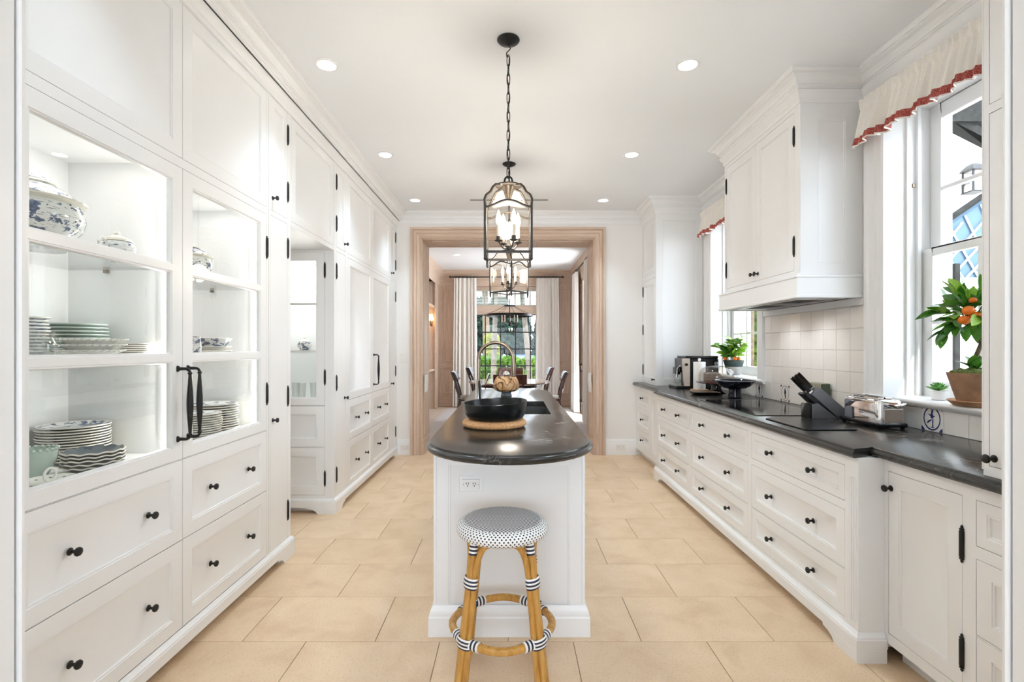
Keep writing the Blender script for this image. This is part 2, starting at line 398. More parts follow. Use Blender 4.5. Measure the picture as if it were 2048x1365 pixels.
def thing(name, label, cat, loc=(0,0,0), group=None):
    o = bpy.data.objects.new(name, None); COL.objects.link(o); o.location = loc; o.empty_display_size = 0.05
    LOC[o] = Vector(loc); return tag(o, label, cat, group)
def solo(name, mb, mat, label=None, cat=None, loc=(0,0,0), group=None, kind=None, **kw):
    """a thing or a piece of the setting that is one mesh; builder coordinates are world"""
    o = bpy.data.objects.new(name, mesh_of(name, mb, mat, loc, **kw)); COL.objects.link(o); o.location = loc
    LOC[o] = Vector(loc); return tag(o, label, cat, group, kind)
def part(name, mb, mat, parent, label=None, **kw):
    o = bpy.data.objects.new(name, mesh_of(name, mb, mat, LOC[parent], **kw)); COL.objects.link(o); o.parent = parent
    LOC[o] = LOC[parent]
    return tag(o, label)
def inst(name, me, parent, pos, rot=None, scale=None):
    """a part with shared mesh data, pos in world"""
    o = bpy.data.objects.new(name, me); COL.objects.link(o); o.parent = parent
    o.location = Vector(pos)-LOC[parent]
    if rot is not None: o.rotation_euler = rot
    if scale is not None: o.scale = scale if isinstance(scale, (tuple, list)) else (scale,)*3
    LOC[o] = Vector(pos); return o
def copy_tree(o, loc=None, rotz=None, parent=None):
    c = o.copy(); COL.objects.link(c)
    if parent: c.parent = parent
    if loc is not None: c.location = loc; LOC[c] = Vector(loc)
    if rotz is not None: c.rotation_euler = (0, 0, rotz)
    for ch in list(o.children): copy_tree(ch, parent=c)
    return c
# ================================================================== the setting
H = 3.11; ZC = 0.935; XL = -1.47; XR = 2.225; YB = 6.42; YB2 = 6.92; YF = 1.2
ORD = ['', 'second', 'third', 'fourth', 'fifth', 'sixth', 'seventh', 'eighth', 'ninth', 'tenth', 'eleventh', 'twelfth', 'thirteenth', 'fourteenth']
def st(name, mb, mat, **kw): return solo(name, mb, mat, kind='structure', **kw)
# floor: slab with limestone tiles set on it
fl = st('floor', MB().box(-3.6, 3.6, -4.2, 12.0, -0.2, -0.006), 'grout')
TW, TD = 0.625, 0.4195
tile_me = mesh_of('tile', MB().box(-TW/2+.0015, TW/2-.0015, -TD/2+.0015, TD/2-.0015, -0.006, 0.0), 'limestone', bev=0.0012)
for k in range(-8, 13):
    y = 2.343+TD*(k+0.5)
    if y+TD/2 > 7.0: continue
    x0 = -0.639 if k % 2 == 0 else -0.335
    for i in range(-3, 5):
        x = x0+TW*(i+0.5)
        if -2.3 < x < 2.0 and y > 1.2:
            inst('tile', tile_me, fl, (x, y, 0))
st('floor', MB().box(-2.2, 1.9, 7.0, 11.6, -0.006, 0.0), 'pale_stone')
solo('rug', MB().box(-1.45, 1.3, 7.15, 11.25, 0.0, 0.012), 'rug', 'pale grey woven rug under the dining table', 'rug', (0, 9.2, 0), bev=0.004)
# ceilings
st('ceiling', MB().box(-3.0, 3.0, YF-0.15, YB, H, H+0.2), 'ceiling_paint')
st('ceiling', MB().box(-2.3, 2.3, YB2, 11.9, 3.16, 3.3), 'ceiling_paint')
st('ceiling', MB().box(-3.6, 3.6, -4.2, YF-0.15, H, H+0.2), 'ceiling_paint')
# left wall, rear-room walls, front wall with the opening the camera looks through
st('wall_left', MB().box(-2.9, -2.75, YF-0.15, YB, 0, H), 'wall_paint')
w = MB(); w.box(-3.6, -3.45, -4.2, YF-0.15, 0, H); w.box(3.45, 3.6, -4.2, YF-0.15, 0, H)
st('wall_side', w, 'wall_paint')
w = MB(); w.box(-3.6, -1.9, -4.2, -4.0, 0, H); w.box(1.9, 3.6, -4.2, -4.0, 0, H); w.box(-1.9, 1.9, -4.2, -4.0, 2.6, H); w.box(-1.9, 1.9, -4.2, -4.0, 0, 0.7)  # unseen window opening, made up and sized for the sky light it lets in
st('wall_rear', w, 'wall_paint')
w = MB(); w.box(-3.6, -1.17, YF-0.15, YF, 0, H); w.box(1.18, 3.6, YF-0.15, YF, 0, H); w.box(-1.17, 1.18, YF-0.15, YF, 2.75, H)
st('wall_front', w, 'wall_paint')
w = MB()
for s, x in ((1, -1.17), (-1, 1.18)):
    w.box(min(x, x+s*.012), max(x, x+s*.012), YF-0.15, YF-0.032, 0, 2.75)
    w.box(min(x, x+s*.02), max(x, x+s*.02), YF-0.028, YF-0.018, 0, 2.75)
    w.box(min(x, x+s*.006), max(x, x+s*.006), YF-0.018, YF, 0, 2.75)
st('trim_1', w, 'trim_paint', bev=0.003)
# back wall with the wide cased opening
OX0, OX1, OZ = -1.149, 1.063, 2.773
w = MB(); w.box(-2.9, OX0-.002, YB, YB2, 0, 3.3); w.box(OX1+.002, 3.0, YB, YB2, 0, 3.3); w.box(OX0-.002, OX1+.002, YB, YB2, OZ+.002, 3.3)
st('wall_back', w, 'wall_paint')
# right wall with two window openings
WIN = [(1.93, 2.975), (4.50, 5.55)]; WZ0, WZ1 = 1.09, 2.80
w = MB(); ys = [YF, 1.926, 2.979, 4.496, 5.554, YB]
for i in (0, 2, 4): w.box(XR, 2.62, ys[i], ys[i+1], 0, H)
for a, b in WIN: w.box(XR, 2.62, a-.004, b+.004, 0, WZ0-.03); w.box(XR, 2.62, a-.004, b+.004, WZ1+.004, H)
st('wall_right', w, 'wall_paint')
# dining room shell, limed oak
DY = 11.6; DXL, DXR, DH = -1.69, 1.48, 3.16
w = MB(); w.box(DXL-.15, -1.05, DY, DY+.2, 0, DH); w.box(.86, DXR+.15, DY, DY+.2, 0, DH); w.box(-1.05, .86, DY, DY+.2, 2.79, DH)
wf = st('wall_dining_far', w, 'limed_oak_z')
w = MB(); w.box(DXR, DXR+.15, YB2, 9.2, 0, DH); w.box(DXR, DXR+.15, 10.4, DY, 0, DH); w.box(DXR, DXR+.15, 9.2, 10.4, 2.75, DH)
wr = st('wall_dining_right', w, 'limed_oak_z')
w = MB(); w.box(DXL-.15, DXL, YB2, 8.2, 0, DH); w.box(DXL-.15, DXL, 11.15, DY, 0, DH); w.box(DXL-.15, DXL, 8.2, 11.15, 2.85, DH); w.box(DXL-.65, DXL-.5, 8.0, 11.3, 0, DH)
w.box(DXL-.5, DXL-.15, 8.15, 8.2, 0, 2.9); w.box(DXL-.5, DXL-.15, 11.15, 11.2, 0, 2.9); w.box(DXL-.5, DXL, 8.2, 11.15, 2.85, 2.9)
wl = st('wall_dining_left', w, 'limed_oak_z')
PAN = [(0, -.002), (0, .012), (.012, .020), (.03, .016), (.05, .006), (.06, .008)]
def oak_panels(parent, F, spans):
    for u0, u1 in spans:
        for v0, v1 in ((.30, .86), (1.05, 2.72)):
            part('panel', MB().rings(F, u0, u1, v0, v1, PAN), 'limed_oak_z', parent)
        part('rail', MB().fbox(F, u0-.1, u1+.1, .90, .97, 0, .018).fbox(F, u0-.1, u1+.1, .97, .99, 0, .032), 'limed_oak_x', parent, bev=.003)
        part('rail', MB().fbox(F, u0-.1, u1+.1, 0.013, .20, 0, .02).fbox(F, u0-.1, u1+.1, .20, .225, 0, .03), 'limed_oak_x', parent, bev=.003)
oak_panels(wf, face_F(DY), [(-1.58, -1.16), (.97, 1.38)])
oak_panels(wr, face_R(DXR), [(7.1, 7.9), (8.1, 9.0), (10.55, 11.45)])
oak_panels(wl, face_L(DXL), [(7.1, 7.9)])
OAKCROWN = [(0, 2.80), (.012, 2.80), (.016, 2.84), (.03, 2.86), (.035, 2.99), (.06, 3.03), (.11, 3.10), (.125, 3.16), (0, 3.16)]
st('trim_2', MB().sweep([(DXR, YB2), (DXR, DY), (DXL, DY), (DXL, YB2)][::-1], OAKCROWN), 'limed_oak_x')
# built-in shelves in the left recess of the dining room
sh = st('trim_3', MB().box(DXL-.5, DXL-.02, 8.2, 11.15, 2.26, 2.31).box(DXL-.5, DXL-.02, 8.2, 11.15, .86, .9).box(DXL-.02, DXL+.012, 11.13, 11.30, 0, 2.9).box(DXL-.02, DXL+.012, 8.15, 8.22, 0, 2.9), 'limed_oak_y', bev=.003)
# the oak cased opening: kitchen-side casing, panelled reveal
CP = [(0, 0), (.0, .026), (.010, .032), (.018, .022), (.028, .020), (.060, .026), (.066, .040), (.092, .044), (.098, .034), (.106, .034), (.112, .054), (.138, .056), (.138, 0)]
def casing_piece(x0, x1, z1, prof, y, s, which):
    pts = lambda o, n: [(x0-o, y+s*n, 0), (x0-o, y+s*n, z1+o), (x1+o, y+s*n, z1+o), (x1+o, y+s*n, 0)]
    k = {'left': (0, 1), 'head': (1, 2), 'right': (2, 3)}[which]
    return MB().loft([[pts(o, n)[a] for o, n in prof] for a in k], True, True)
tr4 = st('trim_4', casing_piece(OX0, OX1, OZ, CP, YB, -1, 'left'), 'limed_oak_z', sharp=15)
for y_, s_ in ((YB, -1), (YB2, 1)):
    for wh in ('left', 'head', 'right'):
        if (s_, wh) != (-1, 'left'): part('casing', casing_piece(OX0, OX1, OZ, CP, y_, s_, wh), 'limed_oak_x' if wh == 'head' else 'limed_oak_z', tr4, sharp=15)
rev = MB().box(OX0-.002, OX0+.012, YB-.004, YB2+.004, 0, OZ).box(OX1-.012, OX1+.002, YB-.004, YB2+.004, 0, OZ)
part('jamb_lining', rev, 'limed_oak_z', tr4)
part('head_lining', MB().box(OX0, OX1, YB-.004, YB2+.004, OZ-.012, OZ+.002), 'limed_oak_x', tr4)
FR = [(0, -.001), (0, .006), (.008, .012), (.022, .010), (.034, .002), (.04, .002)]
for F, nm in ((face_L(OX0+.012), 'a'), (face_R(OX1-.012), 'b')):
    for v0, v1 in ((.24, .92), (1.02, 2.62)):
        part('panel', MB().rings(F, YB+.08, YB2-.08, v0, v1, FR), 'limed_oak_z', tr4)
    part('plinth', MB().fbox(F, YB, YB2, 0, .2, 0, .012), 'limed_oak_y', tr4, bev=.003)
Fh = lambda u, v, n: (u, v, OZ-.012-n)
for a, b in ((OX0+.12, -.42), (-.36, .28), (.34, OX1-.12)):
    part('panel', MB().rings(Fh, a, b, YB+.08, YB2-.08, FR), 'limed_oak_x', tr4)
# white panel of switches on each reveal
for F, x in ((face_R(OX1-.012), 1), (face_L(OX0+.012), -1)):
    s = part('switch_plate', MB().fbox(F, YB+.05, YB+.28, .79, 1.04 if x > 0 else 1.02, .012, .02), 'plastic_white', tr4, bev=.004)
    for k in range(3): part('switch', MB().fbox(F, YB+.08+k*.062, YB+.125+k*.062, .86, .95, .02, .026), 'plastic_white', s, bev=.002)
# baseboards
BB = [(0, 0), (.02, 0), (.02, .15), (.016, .158), (.016, .17), (.008, .19), (.004, .2), (0, .2)]
st('baseboard_back', MB().sweep([(XL+.01, YB), (OX0-.138, YB)], BB).sweep([(OX1+.138, YB), (1.6, YB)], BB), 'trim_paint')
# ceiling crown: ceiling to wall around the room and its breaks
def crown_prof(h0=2.995):
    a = h0
    return [(0, a), (.010, a), (.010, a+.010), (.017, a+.013), (.019, a+.024), (.026, a+.027), (.026, a+.036), (.034, a+.038), (.040, a+.055), (.054, a+.070), (.074, a+.079), (.074, a+.088), (.086, a+.090), (.094, a+.100), (.094, H+.002), (0, H+.002)]
st('trim_5', MB().sweep([(XL+.045, YF), (XL+.045, YB-.002), (1.66, YB-.002), (1.66, 5.79), (XR, 5.79), (XR, 4.285), (1.815, 4.285), (1.815, 3.155), (XR, 3.155), (XR, 1.75), (1.625, 1.75), (1.625, YF)], crown_prof()), 'trim_paint', sharp=14)
# frieze under the crown
FZ = [(0, 2.925), (.006, 2.925), (.010, 2.94), (.010, 2.955), (.018, 2.965), (.030, 2.985), (.034, 2.998), (0, 2.998)]
st('trim_6', MB().sweep([(XL, YF), (XL, YB-.002)], FZ).sweep([(1.68, YB-.002), (1.68, 5.81), (XR, 5.81)], FZ).sweep([(XR, 5.79), (XR, 4.29)], FZ)
   .sweep([(XR, 4.275), (1.825, 4.275), (1.825, 3.16), (XR, 3.16)], FZ).sweep([(XR, 3.15), (XR, 1.76)], FZ), 'trim_paint', sharp=14)
st('trim_7', MB().sweep([(XL-.01, YB-.002), (1.68, YB-.002)], [(0, 2.965), (.008, 2.965), (.014, 2.98), (.014, 3.0), (0, 3.0)]), 'trim_paint')
# linear air slot in the ceiling
solo('air_slot', MB().box(-.48, .43, 5.84, 5.885, H-.006, H+.001), 'slot_grey', 'thin grey linear air slot in the ceiling before the oak opening', 'air vent', (0, 5.86, H))

# ------------------------------------------------------------------ windows of the right wall
def kitchen_window(n, y0, y1, ymir):
    F = face_R(XR)
    g = MB(); cw = .135
    prof = [(0, -.4), (0, .012), (.010, .02), (.02, .014), (.05, .016), (.06, .024), (.10, .026), (.112, .034), (cw, .034), (cw, -.001)]
    loops = []
    for o, m in prof:
        loops.append([F(y0-o, WZ0, m), F(y0-o, WZ1+o*.8, m), F(y1+o, WZ1+o*.8, m), F(y1+o, WZ0, m)])
    g.loft(loops, False, False, closed=False)
    root = st('window_%d' % n, g, 'trim_paint', sharp=25)
    part('sill', MB().prism([(2.185, 1.072), (2.18, 1.083), (2.188, 1.093), (2.44, 1.095), (2.62, 1.10), (2.62, 1.055), (2.2, 1.055)], 'y', y0-.14, y1+.14), 'trim_paint', root, bev=.003)
    for a, b in ((y0, y0+.02), (y1-.02, y1)):        # parting beads on the jambs
        part('stop', MB().box(2.405, 2.425, a, b, WZ0, WZ1), 'trim_paint', root)
        part('stop', MB().box(2.345, 2.36, a-.0 if a == y0 else a+.006, b-.006 if a == y0 else b, WZ0, WZ1), 'trim_paint', root)
    for nm, x, z0, z1, rb, rt, mz in (('upper_sash', 2.49, 1.93, WZ1, .045, .09, [2.30]), ('lower_sash', 2.44, WZ0, 1.955, .095, .045, [1.525])):
        s = MB(); sw = .075
        s.box(x, x+.04, y0, y0+sw, z0, z1); s.box(x, x+.04, y1-sw, y1, z0, z1)
        s.box(x, x+.04, y0+sw, y1-sw, z0, z0+rb); s.box(x, x+.04, y0+sw, y1-sw, z1-rt, z1)
        for q in (0, 1):   # inner bead
            pass
        so = part(nm, s, 'trim_paint', root, bev=.004)
        iy0, iy1 = y0+sw, y1-sw
        for k in (1, 2):
            yy = iy0+(iy1-iy0)*k/3
            part('muntin', MB().box(x-.004, x+.034, yy-.011, yy+.011, z0+rb, z1-rt), 'trim_paint', so, bev=.003)
        part('muntin', MB().box(x-.002, x+.032, iy0, iy1, mz[0]-.011, mz[0]+.011), 'trim_paint', so, bev=.003)
        part('pane', MB().box(x+.016, x+.020, iy0-.004, iy1+.004, z0+rb-.004, z1-rt+.004), 'pane_glass', so)
    return root
w1 = kitchen_window(1, *WIN[0], 0); w2 = kitchen_window(2, *WIN[1], 0)
part('sash_bolt', MB().box(2.385, 2.40, 2.969, 2.977, 2.33, 2.352), 'brushed_bronze', w1, bev=.002)
part('sash_lift', MB().box(2.432, 2.440, 2.50, 2.56, 1.22, 1.26), 'brushed_bronze', w1, bev=.002)
# backsplash: rows of hand-made glazed tiles, figure tiles in the bottom row
bs = st('backsplash', MB().box(XR-.004, XR-.0005, 1.75, 5.80, ZC, 1.05).box(XR-.004, XR-.0005, 3.12, 4.352, 1.05, 1.69), 'plastic_white')
TS = .1412
bt_me = mesh_of('tile', MB().fbox(face_R(0), -TS/2+.001, TS/2-.001, -TS/2+.001, TS/2-.001, 0, .006), 'glazed_tile', bev=.002)
half_me = mesh_of('tile', MB().fbox(face_R(0), -TS/2+.001, TS/2-.001, -.068, .068, 0, .006), 'glazed_tile', bev=.002)
def figure_tile(tile, yc, zc, mat, sc=1.0, kind=0):
    F = face_R(XR-.0105)
    n = 40
    def ring(r0, r1, ry):
        a = [F(yc+r0*math.cos(2*PI*i/n)*.86, zc+r0*ry*math.sin(2*PI*i/n), 0) for i in range(n)]
        b = [F(yc+r1*math.cos(2*PI*i/n)*.86, zc+r1*ry*math.sin(2*PI*i/n), 0) for i in range(n)]
        return MB().loft([a, b], False, False)
    part('ring', ring(.0545, .0625, 1.0) if mat == 'delft_blue' else ring(.058, .0625, 1.0), mat, tile)
    g = MB(); D = face_R(XR-.0107)
    def blob(u, v, ru, rv, tilt=0):
        q = []
        for i in range(12):
            a = 2*PI*i/12; x, y = ru*math.cos(a), rv*math.sin(a)
            q.append(D(yc-(u+x*math.cos(tilt)-y*math.sin(tilt))*sc, zc+(v+x*math.sin(tilt)+y*math.cos(tilt))*sc, 0))
        g.add(q, [tuple(range(12))])
    if kind == 0:    # a walking figure
        blob(.002, .036, .0075, .0075); blob(.003, .046, .009, .003); blob(0, .015, .010, .016, .1); blob(-.013, .018, .012, .003, -.5); blob(.012, .012, .010, .003, .6)
        blob(-.012, -.012, .016, .004, .5); blob(.006, -.016, .004, .018, -.1); blob(.006, -.036, .004, .012, .1); blob(.004, -.047, .012, .003); blob(-.024, -.022, .008, .004, .8)
    elif kind == 1:  # a standing robed figure
        blob(0, .036, .007, .008); blob(0, .008, .012, .024); blob(.004, -.020, .009, .022, .15); blob(.012, .012, .004, .018, .2); blob(0, -.045, .014, .003)
    else:
        blob(0, .034, .007, .007); blob(-.003, .010, .009, .020, -.2); blob(.006, -.014, .010, .012, .3); blob(-.010, -.024, .003, .014, -.5); blob(.012, -.030, .003, .014, .4); blob(0, -.044, .016, .003)
    part('figure', g, mat, tile)
    c = MB()
    for su in (-1, 1):
        for sv in (-1, 1):
            for u, v, r in ((.061, .061, .007), (.051, .064, .0045), (.064, .051, .0045), (.056, .056, .004)):
                q = [D(yc+su*u*sc+r*math.cos(2*PI*i/8), zc+sv*v*sc+r*math.sin(2*PI*i/8), 0) for i in range(8)]
                c.add(q, [tuple(range(8))])
    part('corner_ornament', c, mat, tile)
cols = 29; ybase = 3.127
figs = {2.633: ('delft_blue', 0), 3.588: ('delft_brown', 2), 4.012: ('delft_brown', 1), 4.45: ('delft_brown', 1), 4.88: ('delft_brown', 2)}
for i in range(-9, 19):
    yc = ybase+TS*(i+.5)
    if yc-TS/2 < 1.75 or yc+TS/2 > 5.80: continue
    tl = inst('tile', half_me if (yc < 3.1 or yc > 4.37) else bt_me, bs, (XR-.004, yc, ZC+.001+(.068 if (yc < 3.1 or yc > 4.37) else TS/2)))
    for fy, (mm, kk) in figs.items():
        if abs(fy-yc) < TS/2:
            z = ZC+.001+(.068 if (yc < 3.1 or yc > 4.37) else TS/2)
            LOC[tl] = Vector((XR-.004, yc, z)); figure_tile(tl, yc, z, mm, .97, kk)
    if 3.1 < yc < 4.37:
        for r in range(1, 5):
            inst('tile', bt_me, bs, (XR-.004, yc, ZC+.002+TS*(r+.5)))
part('cap', MB().box(XR-.03, XR, 3.127, 4.36, 1.645, 1.695), 'trim_paint', bs, bev=.004)

# ------------------------------------------------------------------ french window of the dining room
g = MB(); Y = DY+.06
g.box(-1.05, -.98, DY-.005, DY+.2, 0, 2.79); g.box(.79, .86, DY-.005, DY+.2, 0, 2.79); g.box(-1.05, .86, DY-.005, DY+.2, 2.71, 2.79); g.box(-.98, .79, DY-.01, DY+.15, 2.146, 2.343)
w3 = st('window_3', g, 'limed_oak_x', bev=.004)
g = MB()
for x in (-.975, -.603, -.249, .0986, .446, .785): 
    part('muntin', MB().box(x-.012, x+.012, Y, Y+.035, .0, 2.146), 'black_iron', w3)
for z in (.02, .56, .95, 1.34, 1.73, 2.13):
    part('muntin', MB().box(-.98, .79, Y+.003, Y+.032, z-.011, z+.011), 'black_iron', w3)
part('pane', MB().box(-.98, .79, Y+.015, Y+.019, .02, 2.13), 'pane_glass', w3)
# louvred shutter over the door
shp = part('shutter', MB().box(-.98, .79, DY+.02, DY+.05, 2.343, 2.37).box(-.98, .79, DY+.02, DY+.05, 2.68, 2.71), 'shutter_slat', w3)
for x in (-.975, -.62, -.262, .09, .44, .785): part('stile', MB().box(x-.016, x+.016, DY+.02, DY+.05, 2.37, 2.68), 'shutter_slat', shp)
for k in range(11):
    z = 2.385+k*.028
    part('slat', MB().prism([(DY+.01, z-.007), (DY+.055, z+.009), (DY+.056, z+.013), (DY+.011, z-.003)], 'x', -.97, .78), 'shutter_slat', shp)
for x in (-.42, .235): part('tilt_rod', MB().box(x-.02, x+.02, DY+.06, DY+.08, 2.37, 2.68), 'leaf_dark', shp)
# ================================================================== cabinet kit
def frame_grid(mb, F, U0, U1, V0, V1, openings, n0, n1):
    vs = sorted({V0, V1, *[o[2] for o in openings], *[o[3] for o in openings]})
    for a, b in zip(vs, vs[1:]):
        m = (a+b)/2; row = sorted((o[0], o[1]) for o in openings if o[2] < m < o[3])
        c = U0
        for p, q in row:
            if p-c > 1e-6: mb.fbox(F, c, p, a, b, n0, n1)
            c = max(c, q)
        if U1-c > 1e-6: mb.fbox(F, c, U1, a, b, n0, n1)
    return mb
BEAD = [(0, 0), (.0015, -.0035), (.008, -.0025), (.010, -.0075), (.013, -.009)]
def front(F, u0, u1, v0, v1, s=.055, g=.002, openings=None):
    mb = MB(); u0 += g; u1 -= g; v0 += g; v1 -= g
    if openings is None:
        s = min(s, (u1-u0)*.3, (v1-v0)*.3)
        return mb.rings(F, u0, u1, v0, v1, [(0, -.018), (0, -.001), (.001, 0)]+[(s+i, n) for i, n in BEAD])
    frame_grid(mb, F, u0, u1, v0, v1, openings, -.018, 0)
    for o in openings: mb.rings(F, *o, BEAD)
    return mb
KN = [(.0001, 0), (.013, 0), (.013, .002), (.010, .004), (.006, .006), (.005, .018), (.007, .021), (.0135, .024), (.0155, .029), (.0135, .034), (.006, .037), (.0001, .0375)]
HN = [(.0001, -.070), (.003, -.067), (.005, -.063), (.0035, -.059), (.0075, -.056), (.0085, -.053), (.0065, -.050), (.0085, -.046), (.0085, .046), (.0065, .050), (.0085, .053), (.0075, .056), (.0035, .059), (.005, .063), (.003, .067), (.0001, .070)]
def sgn(p, k): return [(r, h*k) for r, h in p]
KME = {'L': mesh_of('knob', MB().lathe(KN, seg=14, axis='x'), 'black_iron'), 'R': mesh_of('knob', MB().lathe(sgn(KN, -1), seg=14, axis='x'), 'black_iron'),
       'F': mesh_of('knob', MB().lathe(sgn(KN, -1), seg=14, axis='y'), 'black_iron')}
HME = mesh_of('hinge', MB().lathe(HN, seg=10), 'black_iron')
HSM = mesh_of('hinge', MB().lathe([(r*.75, h*.75) for r, h in HN], seg=8), 'black_iron')
def knob(F, side, u, v, parent): inst('knob', KME[side], parent, F(u, v, -.009 if False else 0))
def hinge(F, u, v, parent, me=None): inst('hinge', me or HME, parent, F(u, v, .003))
def pull(F, u, z0, z1, parent, out=.055, side=0):
    n = [0, .003, .02, .04, out-.008, out]
    path = [F(u, z1, 0), F(u, z1, out-.016), F(u, z1-.004, out-.006), F(u, z1-.014, out)]
    rad = [.008, .0065, .006, .006]
    for k in range(1, 12):
        t = k/12; z = z1-.014+(z0+.014-z1+.014)*t
        path.append(F(u, z, out)); rad.append(.006+.0075*math.sin(PI*t)**1.6)
    path += [F(u, z0+.014, out), F(u, z0+.004, out-.006), F(u, z0, out-.016), F(u, z0, 0)]; rad += [.006, .006, .0065, .008]
    h = part('handle', MB().tube(path, rad, 10), 'black_iron', parent)
    ax = 'x' if abs(F(0, 0, 1)[0]) > .5 else 'y'
    s = 1 if F(0, 0, 1)[0] > 0 else -1
    for z in (z0, z1):
        c = F(u, z, 0); part('rosette', MB().lathe(sgn([(.014, 0), (.014, .004), (.010, .008)], s), c, 12, axis=ax), 'black_iron', h)
        c2 = F(u, z+(.02 if z == z0 else -.02), out); part('collar', MB().lathe([(.0085, -.004), (.0095, 0), (.0085, .004)], c2, 10), 'black_iron', h)
RAILP = [(-.02, .052), (.020, .052), (.020, .098), (.016, .104), (.018, .108), (.010, .116), (.004, .124), (0, .126), (-.02, .126)]
def base_rail(parent, path, feet=(), toes=()):
    """moulded plinth rail carried on bracket feet, set over a dark recess; out is to the right of the path"""
    part('base_moulding', MB().sweep(path, RAILP), 'white_paint', parent, sharp=25)
    for F, a, b in toes: part('toe_board', MB().fbox(F, a, b, 0, .072, -.09, -.07), 'white_paint', parent)
    for F, a, d, e in feet:      # a = outer end, d = direction of the bracket, e = face set back a hair at mitres
        q = [(a, 0), (a, .0521), (a+d*.24, .0521), (a+d*.235, .040), (a+d*.20, .036), (a+d*.17, .022), (a+d*.15, .0)]
        part('bracket_foot', MB().loft([[F(u, v, n) for u, v in q] for n in (-.04, .0205-e)]), 'white_paint', parent)

# ------------------------------------------------------------------ left wall of cabinets
FL = face_L(XL)
china = thing('china_cabinet', 'tall white built-in china cabinet with two glass doors over four drawers', 'cabinet', (-1.75, 2.1, 0))
D0, D1, D2 = 1.453, 2.237, 3.003
mb = MB(); mb.box(-2.02, XL-.018, 1.22, 3.03, .05, .908); mb.box(-2.02, XL-.018, 1.22, 3.03, 2.20, 2.93); mb.box(-2.02, -1.97, 1.22, 3.03, .908, 2.20)
mb.box(-1.97, XL-.018, 1.22, 1.43, .908, 2.2); mb.box(-1.97, XL-.045, 2.223, 2.251, .908, 2.2); mb.box(-1.97, XL-.018, 3.005, 3.03, .908, 2.2)
part('carcass', mb, 'white_paint', china)
ops = [(D0, D1, .126, .519), (D1, D2, .126, .519), (D0, D1, .519, .879), (D1, D2, .519, .879), (D0, D2, .881, 2.18), (D0, D1, 2.222, 2.919), (D1, D2, 2.222, 2.919)]
part('face_frame', frame_grid(MB(), FL, 1.22, 3.028, .05, 2.93, ops, -.018, 0), 'white_paint', china)
for a, b in ((D0, D1), (D1, D2)):
    for v0, v1 in ((.126, .519), (.519, .879)):
        d = part('drawer', front(FL, a, b, v0, v1, .06), 'white_paint', china)
        for t in (.27, .73): knob(FL, 'L', a+(b-a)*t, (v0+v1)/2-.0, d)
    part('upper_door', front(FL, a, b, 2.222, 2.919, .062), 'white_paint', china)
    # glazed door: frame, beads, three panes
    g0, g1 = a+.068, b-.068
    gl = [(g0, g1, .936, 1.318), (g0, g1, 1.346, 1.712), (g0, g1, 1.742, 2.115)]
    mb = frame_grid(MB(), FL, a+.002, b-.002, .883, 2.178, gl, -.022, 0)
    for o in gl:
        L = [[FL(o[0]+i, o[2]+i, n), FL(o[1]-i, o[2]+i, n), FL(o[1]-i, o[3]-i, n), FL(o[0]+i, o[3]-i, n)] for i, n in ((0, 0), (.001, -.004), (.007, -.003), (.010, -.012), (.010, -.02), (0, -.02))]
        mb.loft(L, False, False)
    gd = part('glass_door', mb, 'white_paint', china)
    for o in gl: part('pane', MB().fbox(FL, o[0]+.006, o[1]-.006, o[2]+.006, o[3]-.006, -.016, -.013), 'cabinet_glass', gd)
    pull(FL, D1-.034 if a == D0 else D1+.034, .975, 1.285, gd)
    if a == D1:
        for z in (1.10, 1.98): hinge(FL, b, z, gd)
for z in (1.722, 1.331):
    for a, b in ((1.43, 2.223), (2.251, 3.005)): part('glass_shelf', MB().box(-1.968, XL-.035, a, b, z, z+.010), 'shelf_glass', china)
for y in (2.2185, 3.0):
    part('light_strip', MB().box(-1.545, -1.533, y-.003, y+.003, .93, 2.12), 'led_glow', china)
    for z in (1.722, 1.331): part('shelf_pin', MB().box(-1.80, -1.785, y-.014, y+.004, z-.014, z), 'brushed_bronze', china)
for a, b in ((1.44, 2.215), (2.26, 2.995)):
    lamp('AREA', 'cabinet_fill', ((-1.70)-LOC[china].x, (a+b)/2-LOC[china].y, 2.19), .4, (1, .96, .92), parent=china, shape='RECTANGLE', size=.25, size_y=.6)  # unseen fill lamp added under the top to brighten each bay
for y in (2.21, 2.992):
    lamp('AREA', 'strip_lamp', (-1.55-LOC[china].x, y-LOC[china].y, 1.53-LOC[china].z), 1.15, (1, .96, .92), rot=Vector((-.45, -1, 0)).to_track_quat('-Z', 'Y').to_euler(), parent=china, shape='RECTANGLE', size=.02, size_y=1.15)
base_rail(china, [(XL, 1.22), (XL, 3.0305)], toes=[(FL, 1.22, 3.03)])

pil = thing('tall_cabinet', 'narrow white tall cabinet column between china cabinet and open passage', 'cabinet', (-1.75, 3.18, 0))
part('carcass', MB().box(-2.02, XL-.018, 3.032, 3.33, .05, 2.93), 'white_paint', pil)
P0, P1 = 3.052, 3.285
part('face_frame', frame_grid(MB(), FL, 3.032, 3.33, .05, 2.93, [(P0, P1, .13, 2.19), (P0, P1, 2.222, 2.919)], -.018, 0), 'white_paint', pil)
d = part('upper_door', front(FL, P0, P1, 2.222, 2.919, .05), 'white_paint', pil)
knob(FL, 'L', P0+.03, 2.30, d); hinge(FL, P1, 2.40, d); hinge(FL, P1, 2.775, d)
d = part('lower_door', front(FL, P0, P1, .13, 2.19, openings=[(P0+.052, P1-.052, .21, .80), (P0+.052, P1-.052, .98, 2.115)]), 'white_paint', pil)
knob(FL, 'L', P0+.03, .93, d)
for z in (.31, 1.06, 2.03): hinge(FL, P1, z, d)
